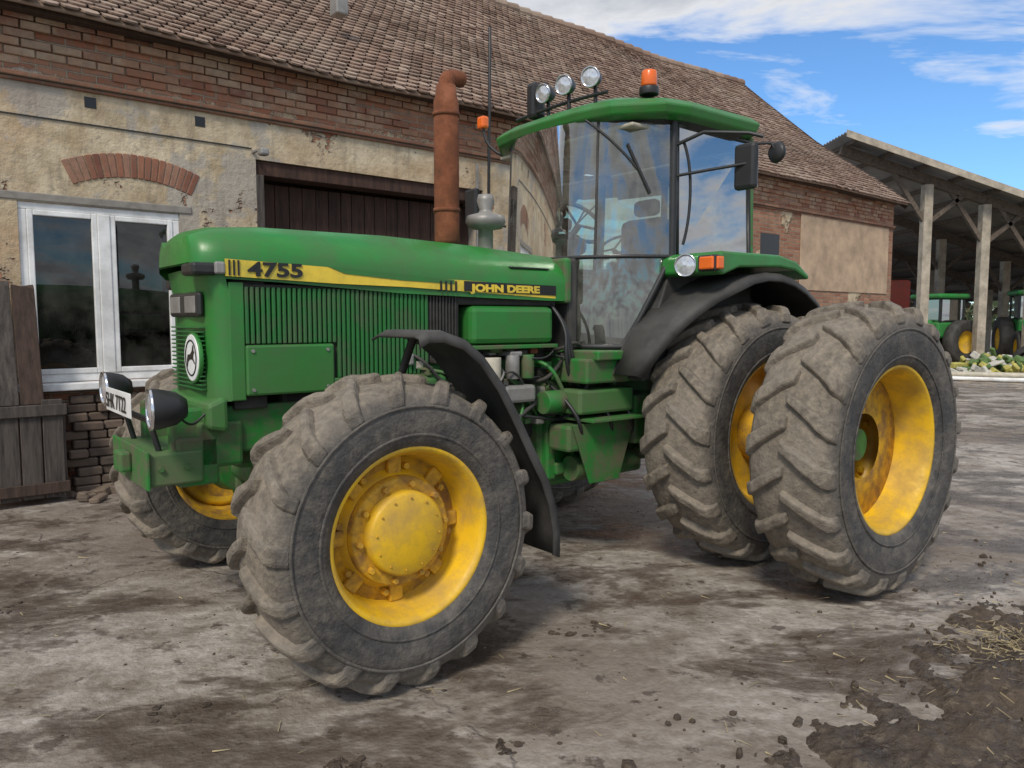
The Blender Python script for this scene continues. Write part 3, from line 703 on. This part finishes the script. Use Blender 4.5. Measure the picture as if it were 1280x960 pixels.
mesh('roof_back',[(a0-.2,RB,RZ-.03),(a1+.15,RB,RZ-.03),(a1+.15,RD+.3,EAV-.1),(a0-.2,RD+.3,EAV-.1)],[(0,1,2,3)],TILE,barn,solid=.04)
V=[];F=[]
tw=.165;ex=.14
rows=int(L/ex)+1
for j in range(rows):
    v0=j*ex-.03;v1=min(L,v0+ex*1.35)
    x=a0-.2+(tw/2 if j%2 else 0)
    while x<a1+.1:
        w=tw-.014;dx=rg.uniform(-.008,.008);dv=rg.uniform(-.018,.012);hj=rg.uniform(0,.013)
        xa=x+dx
        b=len(V)
        pts=[(xa,v1,.004),(xa,v0+.05+dv,.024+hj),(xa+w*.18,v0+.012+dv,.028+hj),(xa+w*.5,v0+dv,.030+hj),(xa+w*.82,v0+.012+dv,.028+hj),(xa+w,v0+.05+dv,.024+hj),(xa+w,v1,.004)]
        for q in pts:V.append(rp(*q))
        for q in pts[1:6]:V.append(rp(q[0],q[1],q[2]-.018))
        F.append(tuple(b+i for i in range(7)))
        for i in range(4):F.append((b+1+i,b+7+i,b+8+i,b+2+i))
        x+=tw
mesh('roof_tiles',V,F,TILE,barn,recalc=False)
bp=[];x=a0-.2
while x<a1:
    c=rp(x,L);v,f=cylv((x,c[1],c[2]+.0),(x+.34,c[1],c[2]+.015),.10,.12,10);bp.append((v,f));x+=.33
merge('ridge_tiles',bp,TILE,barn)
P('roof_vent',A(4.3),A(4.45),.75,.95,Z(5.1),Z(5.35),GREYM,bev=.02)
V=[]
for j in range(7):
    v=L*j/6
    for h_ in(.04,-.14):
        for da in(.16,.20):V.append(rp(a1+da-.02,v,h_))
F=[]
for j in range(6):
    b=4*j
    F+=[(b,b+1,b+5,b+4),(b+2,b+3,b+7,b+6),(b,b+2,b+6,b+4),(b+1,b+3,b+7,b+5)]
mesh('verge_board',V,F,WOOD_D,barn)
# ------------------------------------------------------------ lower-left objects
def frame_obj(name):
    return empty(name,barn.location,barn.rotation_euler[2])
crate=frame_obj('wooden_crate')
for i in range(6):
    x=.35+i*.172
    box('plank_%d'%i,x,x+.16,-.42,-.39,.06,.93+rg.uniform(-.06,.02),WOOD_G,crate,.006,f=ID)
for i in range(3):
    box('end_plank_%d'%i,1.36,1.39,-.40+i*.12,-.29+i*.12,.06,.92,WOOD_G,crate,.006,f=ID)
box('top_rail',.33,1.40,-.45,-.425,.80,.90,WOOD_G,crate,.006,f=ID);box('bottom_rail',.33,1.40,-.45,-.425,.10,.20,WOOD_D,crate,.006,f=ID)
box('lid',.33,1.38,-.385,-.05,.86,.885,WOOD_D,crate,.006,f=ID)
boards=frame_obj('leaning_boards')
for i in range(5):
    x=.30+i*.19
    v=[(x+dx,-.36+dy+(.22 if z>1 else 0),z) for dx in(0,.18) for dy in(0,.03) for z in(.9,1.96+rg.uniform(-.04,.04))]
    mesh('board_%d'%i,v,BF,WOOD_G if i%2 else WOOD_D,boards,.005)
rub=frame_obj('stone_plinth');bp=[]
for k in range(11):
    x=1.41+rg.uniform(0,.1);z=k*.085
    while x<2.75-.02*k:
        w=rg.uniform(.14,.3);d=.22+rg.uniform(-.03,.03)-.012*k
        M=Matrix.Translation((x+w/2,-d/2,z+.045))@Matrix.Rotation(rg.uniform(-.04,.04),4,'Y')@Matrix.Rotation(rg.uniform(-.05,.05),4,'Z')
        bp.append(([tuple(M@Vector((a*(w/2-.006),b*d/2,c*.04))) for a in(-1,1) for b in(-1,1) for c in(-1,1)],BF))
        x+=w
for i in range(26):
    x=rg.uniform(1.4,2.9);y=-.28-rg.random()**2*.35
    M=Matrix.Translation((x,y,.03))@Matrix.Rotation(rg.uniform(-.4,.4),4,'Y')@Matrix.Rotation(rg.uniform(-2,2),4,'Z')
    sx,sy,sz=rg.uniform(.03,.11),rg.uniform(.03,.07),rg.uniform(.02,.045)
    bp.append(([tuple(M@Vector((a*sx,b*sy,c*sz))) for a in(-1,1) for b in(-1,1) for c in(-1,1)],BF))
merge('stones',bp,BRD,rub,bev=.012,segs=1)
# ------------------------------------------------------------ open shed
shed=empty('open_shed',(0,0,0))
SH=plain('corrugated_sheet',(.22,.21,.20),.7,var=.35,scale=.6);SHW=plain('shed_timber',(.38,.33,.26),.9,var=.35,scale=3);SHD=plain('shed_dark_timber',(.11,.085,.065),.9,var=.4)
x0,x1=11.9,27.0;zt=lambda x:7.95-(x-11.9)*.335
Y0,Y1=28,52
V=[];F=[];ny=200
for j in range(ny+1):
    y=Y0-.9+(Y1-Y0+1)*j/ny;dz=.035*(1 if j%2 else -1)
    for x in(x0-.4,x1+.4):V.append((x,y,zt(x)+dz))
for j in range(ny):F.append((2*j,2*j+1,2*j+3,2*j+2))
mesh('roof_sheet',V,F,SH,shed,solid=.02,smooth=True)
def beam(p,q,w,h_):
    p=Vector(p);q=Vector(q);d=(q-p).normalized();up=Vector((0,0,1)) if abs(d.z)<.9 else Vector((1,0,0))
    s_=d.cross(up).normalized()*w/2;u=s_.cross(d).normalized()*h_/2
    v=[tuple(b+a*s_+c*u) for b in(p,q) for a in(-1,1) for c in(-1,1)]
    return v,BF
bt=[];bd=[]
px=[14.85,16.95,18.75,21.6,24.6]
for yy in[Y0+k*6 for k in range(5)]:
    for x in px:
        if yy>Y0 and x in(16.95,):continue
        bt.append(beam((x,yy,0),(x,yy,zt(x)-.5),.30,.30))
        for d in(-1.3,1.3):bd.append(beam((x,yy,zt(x)-1.9),(x+d,yy,zt(x+d)-.42),.14,.14))
    bd.append(beam((x0-.2,yy,zt(x0-.2)-.33),(x1+.2,yy,zt(x1+.2)-.33),.2,.34))
for k in range(13):
    x=x0+k*(x1-x0)/12
    bd.append(beam((x,Y0-.8,zt(x)-.10),(x,Y1,zt(x)-.10),.1,.14))
merge('posts',bt,SHW,shed);merge('rafters',bd,SHD,shed)
box('fascia',x0-.4,x1+.4,Y0-.98,Y0-.93,0,.01,SHW,shed,0,f=lambda x,y,z:(x,y,zt(x)-.16+z*24))
# ------------------------------------------------------------ background machines
def mini_tractor(name,loc,rz,paintm,sc_=1):
    e=empty(name,loc,rz);e.scale=(sc_,)*3
    b=lambda nm,*a,**k:box(nm,*a,parent=e,f=ID,**k)
    b('hood',.3,2.1,-.35,.35,1.1,1.7,paintm,bev=.12);b('chassis',-.8,2.1,-.25,.25,.7,1.1,DARK,bev=.05)
    b('cab_base',-1.0,.4,-.6,.6,1.0,1.6,paintm,bev=.08);b('cab_glass',-.95,.3,-.58,.58,1.6,2.5,GLASS_T,bev=.05);b('cab_roof',-1.1,.45,-.7,.7,2.5,2.68,paintm,bev=.07)
    for sx_ in(-.9,.28):
        for sy in(-.57,.57):b('pillar',sx_-.04,sx_+.04,sy-.04,sy+.04,1.6,2.5,BLACK,bev=.01)
    for x,y,r,w in((-.6,.85,.85,.45),(-.6,-.85,.85,.45),(1.6,.8,.6,.35),(1.6,-.8,.6,.35)):
        revolve('tyre',[(w/2*.8,r*.5),(w/2,r*.6),(w/2,r*.88),(w*.4,r*.98),(-w*.4,r*.98),(-w/2,r*.88),(-w/2,r*.6),(-w/2*.8,r*.5)],BLACKD,e,n=36,loc=(x,y,r))
        revolve('rim',[(w/2*.8,r*.55),(w/2*.5,r*.45),(w*.1,r*.4),(w*.1,.001)],YELLOW,e,n=30,loc=(x,y,r))
        revolve('rim',[(-w/2*.8,r*.55),(-w/2*.5,r*.45),(-w*.1,r*.4),(-w*.1,.001)],YELLOW,e,n=30,loc=(x,y,r))
    cyl('exhaust',(1.0,.3,1.6),(1.0,.3,2.5),.05,DARK,e,f=ID)
GREEN_B=paint('green_machine_paint',(.03,.24,.05),amt=.3,rough=.4)
mini_tractor('small_tractor',(15.9,29.2,0),math.radians(200),GREEN_B,.98)
mini_tractor('small_tractor',(20.3,30.0,0),math.radians(250),GREEN_B,1.05)
REDP=paint('red_paint',(.38,.05,.025),amt=.5,rough=.5)
rt=empty('grain_trailer',(16.3,34.5,0),math.radians(75));rt.scale=(.8,.8,1.15)
V=[(x*(1 if z>2 else .92),y*(1 if z>2 else .8),z) for x in(-2.2,2.2) for y in(-1.1,1.1) for z in(1.2,2.9)]
mesh('tub',V,BF,REDP,rt,.05)
parts=[boxvf(-2.2+i*.62,-2.1+i*.62,-1.16,1.16,1.3,2.85,f=ID) for i in range(8)]
merge('ribs',parts,REDP,rt,.01)
box('chassis',-2.6,2.4,-.4,.4,.85,1.15,DARK,rt,.03,f=ID)
for x in(-.9,.6):
    for y in(-.95,.95):
        revolve('tyre',[(.15,.25),(.18,.3),(.18,.45),(.14,.52),(-.14,.52),(-.18,.45),(-.18,.3),(-.15,.25)],BLACKD,rt,n=30,loc=(x,y,.52))
        revolve('rim',[(.12,.28),(.05,.2),(.05,.001)],YELLOW,rt,n=24,loc=(x,y,.52))
im=empty('seed_drill',(17.9,25.0,0),math.radians(20))
mesh('hopper',[(x,y*(1 if z>1.2 else .45),z) for x in(-1.3,1.3) for y in(-.5,.5) for z in(.85,1.65)],BF,GREEN_B,im,.03)
for i in range(9):tube('coulter',[(-1.2+i*.3,-.1,.9),(-1.2+i*.3,-.35,.5),(-1.2+i*.3,-.5,.08)],.03,DARK,im,f=ID)
box('frame',-1.4,1.4,-.3,-.2,.55,.65,GREEN_D,im,.01,f=ID)
for x in(-1.5,1.5):revolve('wheel',[(.1,.2),(.12,.38),(0,.42),(-.12,.38),(-.1,.2)],BLACKD,im,n=30,loc=(x,.1,.42)).rotation_euler=(0,0,math.pi/2)
hp=empty('debris_heap',(13.9,22.2,0));cols=[plain('heap_yellow',(.42,.38,.10),.8),plain('heap_green',(.10,.17,.05),.8),plain('heap_pale',(.5,.48,.42),.8)]
for ci in range(3):
    bp=[]
    for i in range(60):
        a=rg.uniform(0,6.28);q=rg.uniform(0,1)**.6*1.6;z=max(0,(1-q/1.7)*.8)*rg.uniform(.3,1)
        M=Matrix.Translation((q*math.cos(a),q*math.sin(a)*.8,z+.05))@Matrix.Rotation(rg.uniform(0,3),4,(rg.random(),rg.random(),rg.random()))
        s_=[rg.uniform(.06,.25),rg.uniform(.05,.13),rg.uniform(.03,.09)]
        bp.append(([tuple(M@Vector((a_*s_[0],b_*s_[1],c_*s_[2]))) for a_ in(-1,1) for b_ in(-1,1) for c_ in(-1,1)],BF))
    merge('scraps_%d'%ci,bp,cols[ci],hp,bev=.02,segs=1)
pp=empty('pipe_stack',(12.3,20.7,0),math.radians(-25))
for i in range(5):cyl('pipe_%d'%i,(-1.8,i*.13,.07),(1.6,i*.14,.07+.01*i),.06,WHITE,pp,f=ID)
for i in range(3):cyl('pipe_top_%d'%i,(-1.6,.06+i*.14,.18),(1.8,.06+i*.13,.19),.06,CREAM,pp,f=ID)
def treeline():
    V=[];F=[];r_=random.Random(11)
    for i in range(9000):
        x=r_.uniform(-30,190);base=120+.15*x
        hm=5.5+2.5*noise.noise(Vector((x*.07,3,0)))+1.6*noise.noise(Vector((x*.25,9,0)))
        z=hm*r_.random()**.7;y=base+r_.uniform(-4,4);s_=r_.uniform(.35,.8)
        n_=Vector((r_.uniform(-1,1),r_.uniform(-1,.2),r_.uniform(-.2,1))).normalized();a=n_.orthogonal().normalized()*s_;b=n_.cross(a)
        c=Vector((x,y,z));k=len(V)
        for q in(a,b,-a,-b):V.append(tuple(c+q*r_.uniform(.6,1.1)))
        F.append((k,k+1,k+2,k+3))
    m=NT('foliage');g=m.n('ShaderNodeNewGeometry')
    mt=m.done(m.ramp(g.outputs['Random Per Island'],[(0,(.03,.05,.018)),(.6,(.06,.08,.03)),(1,(.12,.11,.05))]),.8)
    mesh('distant_tree_line',V,F,mt,None,recalc=False)
treeline()
# ------------------------------------------------------------ ground
def groundmat():
    m=NT('concrete_yard')
    big=m.noise(.42,8,.68);mid=m.noise(1.7,10,.76);fine=m.noise(13,8,.74)
    c=m.mix(m.ramp(mid,[(.40,0),(.58,1)]),(.165,.135,.105),(.46,.42,.37))
    c=m.mix(m.ramp(fine,[(.42,0),(.62,.6)]),c,(.24,.20,.16))
    c=m.mix(m.ramp(big,[(.47,0),(.55,.7)]),c,(.15,.115,.085))
    dk=m.noise(.8,9,.76,vec=m.mapping(loc=(7.3,2.1,0),scale=(1,1.7,1)),dist=.3)
    c=m.mix(m.ramp(dk,[(.50,0),(.55,.6),(.64,.9)]),c,(.075,.055,.042))
    sp=m.noise(5.5,5,.66,vec=m.mapping(loc=(3,9,0)))
    c=m.mix(m.ramp(sp,[(.60,0),(.645,.8)]),c,(.065,.048,.035))
    c=m.mix(m.ramp(fine,[(.65,0),(.72,.55)]),c,(.50,.46,.40))
    vo=m.n('ShaderNodeTexVoronoi',feature='DISTANCE_TO_EDGE');vo.inputs['Scale'].default_value=.28
    wn=m.n('ShaderNodeTexNoise');wn.inputs['Scale'].default_value=3.5;wn.inputs['Detail'].default_value=5;m.l(m.tc.outputs['Object'],wn.inputs['Vector'])
    va=m.n('ShaderNodeVectorMath',operation='SCALE');m.l(wn.outputs['Color'],va.inputs[0]);va.inputs[3].default_value=.35
    vb=m.n('ShaderNodeVectorMath',operation='ADD');m.l(m.tc.outputs['Object'],vb.inputs[0]);m.l(va.outputs[0],vb.inputs[1]);m.l(vb.outputs[0],vo.inputs['Vector'])
    cr=m.math('MULTIPLY',m.ramp(vo.outputs['Distance'],[(0,1),(.004,0)]),m.ramp(mid,[(.42,0),(.52,1)]))
    c=m.mix(m.math('MULTIPLY',cr,.5),c,(.05,.042,.035))
    wet=m.ramp(dk,[(.47,.80),(.53,.50),(.62,.16)])
    wet=m.math('ADD',wet,m.math('MULTIPLY',m.math('SUBTRACT',fine,.5),.6),True)
    h_=m.math('ADD',m.math('MULTIPLY',mid,1.3),m.math('ADD',m.math('MULTIPLY',fine,.6),m.math('MULTIPLY',cr,-.3)))
    return m.done(c,wet,0,m.bump(h_,.8,.035))
mesh('ground',[(-500,-60,0),(500,-60,0),(500,900,0),(-500,900,0)],[(0,1,2,3)],groundmat())
def dirtmat(name,c1,c2,c3,wet=.45):
    m=NT(name);n=m.noise(3,10,.75);n2=m.noise(20,8,.7)
    c=m.mix(m.ramp(n,[(.35,0),(.65,1)]),c1,c2);c=m.mix(m.ramp(n2,[(.5,0),(.68,.7)]),c,c3)
    return m.done(c,m.ramp(n,[(.35,wet),(.6,.95)]),0,m.bump(m.math('ADD',n,n2),.9,.04))
def patch(name,cx,cy,rx,ry,rot,mat,hgt=.05,n=90,edge=.35,seed=0):
    V=[];F=[]
    for i in range(n+1):
        for j in range(n+1):
            u=-1+2*i/n;v=-1+2*j/n
            x=u*rx*math.cos(rot)-v*ry*math.sin(rot)+cx;y=u*rx*math.sin(rot)+v*ry*math.cos(rot)+cy
            q=math.hypot(u,v)+edge*noise.fractal(Vector((x*1.6,y*1.6,seed)),1,2,5)+.14*noise.noise(Vector((x*12,y*12,seed)))
            e=max(0,1-q)
            z=-.012+min(e*2.0,1)*(hgt*.5)+(hgt*(.5*noise.fractal(Vector((x*6,y*6,seed+3)),.9,2,6)+.3*abs(noise.noise(Vector((x*22,y*22,seed))))) if e>0 else 0)
            V.append((x,y,z if e>0 else -.02))
    for i in range(n):
        for j in range(n):
            k=[i*(n+1)+j,(i+1)*(n+1)+j,(i+1)*(n+1)+j+1,i*(n+1)+j+1]
            if all(V[q][2]<=-.0199 for q in k):continue
            F.append(tuple(k))
    return mesh(name,V,F,mat,smooth=True)
MUD=dirtmat('mud',(.042,.029,.021),(.10,.072,.048),(.17,.13,.088),.25)
patch('mud_patch',2.65,2.90,2.5,1.10,math.radians(40),MUD,.07,220,.36,2)
DIRT=dirtmat('dirt_gravel',(.28,.22,.15),(.44,.36,.26),(.22,.19,.13))
patch('dirt_ground',22,27,18,11.5,math.radians(20),DIRT,.03,120,.15,5)
def scatter(name,cnt,fn,mat,smin,smax,flat=.5,seed=1):
    r_=random.Random(seed);parts=[]
    for i in range(cnt):
        x,y=fn(r_);s_=r_.uniform(smin,smax)*(.6 if r_.random()<.6 else 1)
        bm=bmesh.new();bmesh.ops.create_icosphere(bm,subdivisions=1,radius=1)
        a=r_.uniform(0,6.28);sx,sy,sz=s_*r_.uniform(.6,1.4),s_*r_.uniform(.5,1),s_*flat*r_.uniform(.6,1.1)
        V=[]
        for v in bm.verts:
            k=r_.uniform(.75,1.2);px_,py_=v.co.x*sx*k,v.co.y*sy*k
            V.append((x+px_*math.cos(a)-py_*math.sin(a),y+px_*math.sin(a)+py_*math.cos(a),sz*.5+v.co.z*sz*k))
        F=[tuple(q.index for q in f.verts) for f in bm.faces];bm.free();parts.append((V,F))
    return merge(name,parts,mat,None,smooth=False)
def mudpos(r_):
    u=r_.uniform(-2.6,2.6);v=r_.gauss(0,.58);c,s_=math.cos(math.radians(40)),math.sin(math.radians(40))
    return 2.65+u*c-v*s_,2.90+u*s_+v*c
scatter('mud_clods',1500,mudpos,MUD,.006,.030,.8,1)
scatter('dirt_crumbs',1100,lambda r_:(r_.uniform(-4,5),r_.uniform(2.0,7)),MUD,.003,.012,.5,2)
def clump(r_):
    c=r_.choice([(-1.42,3.10,.07),(-.60,2.72,.05),(.42,3.98,.10),(-3.0,4.25,.08),(.0,2.85,.08)])
    return c[0]+r_.gauss(0,c[2]),c[1]+r_.gauss(0,c[2]*.5)
scatter('dung_clumps',90,clump,MUD,.008,.035,.35,4)
STRAW=plain('straw',(.36,.29,.16),.8)
r_=random.Random(9);parts=[]
for i in range(1500):
    if r_.random()<.75:x,y=mudpos(r_);x+=r_.gauss(0,.1)
    else:x,y=r_.uniform(-3,4),r_.uniform(2.0,6)
    if r_.random()<.35:x,y=2.62+r_.gauss(0,.22),3.72+r_.gauss(0,.14)
    a=r_.uniform(0,6.28);l=r_.uniform(.01,.045);w=.0015;z=r_.uniform(.004,.055 if abs(x-2.7)<1.2 else .006)
    c,s_=math.cos(a),math.sin(a)
    parts.append(([(x-l*c-w*s_,y-l*s_+w*c,z),(x-l*c+w*s_,y-l*s_-w*c,z),(x+l*c+w*s_,y+l*s_-w*c,z+r_.uniform(0,.01)),(x+l*c-w*s_,y+l*s_+w*c,z+.002)],[(0,1,2,3)]))
merge('straw_bits',parts,STRAW)
tube('overhead_wire',[(-4,24,13.5),(6,24.5,13.1),(18,25,13.6)],.012,BLACK,None,f=ID)
# ------------------------------------------------------------ sky, sun, camera
sun_dir=Vector((-.22,-.66,.72)).normalized()
el=math.asin(sun_dir.z);rot=math.atan2(sun_dir.x,sun_dir.y)
w=bpy.data.worlds.new('World');sc.world=w;w.use_nodes=True;nt=w.node_tree;nt.nodes.clear()
N_=nt.nodes.new;Lk=nt.links.new
out=N_('ShaderNodeOutputWorld');bg=N_('ShaderNodeBackground');bg.inputs[1].default_value=.15;Lk(bg.outputs[0],out.inputs[0])
sky=N_('ShaderNodeTexSky');sky.sky_type='NISHITA';sky.sun_disc=False;sky.sun_elevation=el;sky.sun_rotation=rot;sky.air_density=1.0;sky.dust_density=.3;sky.ozone_density=3.0
tcw=N_('ShaderNodeTexCoord');sp=N_('ShaderNodeSeparateXYZ');Lk(tcw.outputs['Generated'],sp.inputs[0])
def M_(op,a,b=None,clamp=False):
    n=N_('ShaderNodeMath');n.operation=op;n.use_clamp=clamp
    for i,v in enumerate((a,b)):
        if v is None:continue
        if isinstance(v,(int,float)):n.inputs[i].default_value=v
        else:Lk(v,n.inputs[i])
    return n.outputs[0]
zz=M_('ADD',M_('MAXIMUM',sp.outputs[2],0),.12)
cb=N_('ShaderNodeCombineXYZ');yq=M_('DIVIDE',sp.outputs[1],zz);xq=M_('DIVIDE',sp.outputs[0],zz);Lk(xq,cb.inputs[0]);Lk(yq,cb.inputs[1])
ns=N_('ShaderNodeTexNoise');ns.inputs['Scale'].default_value=1.5;ns.inputs['Detail'].default_value=6;ns.inputs['Roughness'].default_value=.60;ns.inputs['Distortion'].default_value=.3
mp=N_('ShaderNodeMapping');mp.inputs['Location'].default_value=(2.9,4.9,0);mp.inputs['Scale'].default_value=(.8,1.3,1);mp.inputs['Rotation'].default_value=(0,0,.25);Lk(cb.outputs[0],mp.inputs[0]);Lk(mp.outputs[0],ns.inputs['Vector'])
# a cloud bank overhead whose edge lies ahead, clear sky beyond it
bias=M_('MINIMUM',M_('MAXIMUM',M_('MULTIPLY',M_('SUBTRACT',M_('ADD',2.22,M_('MULTIPLY',xq,.10)),yq),.42),-.07),.11)
fac=M_('ADD',ns.outputs['Fac'],bias)
rp_=N_('ShaderNodeValToRGB');rp_.color_ramp.elements[0].position=.50;rp_.color_ramp.elements[1].position=.64;Lk(fac,rp_.inputs[0])
cr_=N_('ShaderNodeValToRGB');cr_.color_ramp.elements[0].position=.55;cr_.color_ramp.elements[0].color=(6.2,6.25,6.4,1);cr_.color_ramp.elements[1].position=.78;cr_.color_ramp.elements[1].color=(3.4,3.6,4.0,1);Lk(fac,cr_.inputs[0])
mul=N_('ShaderNodeMix');mul.data_type='RGBA';mul.blend_type='MULTIPLY';mul.inputs[0].default_value=1;mul.inputs[7].default_value=(.62,.88,1.1,1);Lk(sky.outputs[0],mul.inputs[6])
mx_=N_('ShaderNodeMix');mx_.data_type='RGBA';Lk(rp_.outputs[0],mx_.inputs[0]);Lk(mul.outputs[2],mx_.inputs[6]);Lk(cr_.outputs[0],mx_.inputs[7]);Lk(mx_.outputs[2],bg.inputs[0])
sl=bpy.data.lights.new('sun','SUN');sl.energy=2.6;sl.angle=math.radians(12);sl.color=(1,.92,.80)
so=bpy.data.objects.new('sun',sl);col.objects.link(so);so.rotation_euler=(-sun_dir).to_track_quat('-Z','Y').to_euler()
cam=bpy.data.cameras.new('camera');cam.lens=36*962/1280;cam.sensor_width=36;cam.clip_end=2000;cam.clip_start=.05
co=bpy.data.objects.new('camera',cam);col.objects.link(co);co.location=(0,0,1.65);co.rotation_euler=(math.radians(90)-math.atan(80/962),0,0)
sc.camera=co
sc.view_settings.view_transform='Standard';sc.view_settings.look='None';sc.view_settings.exposure=0
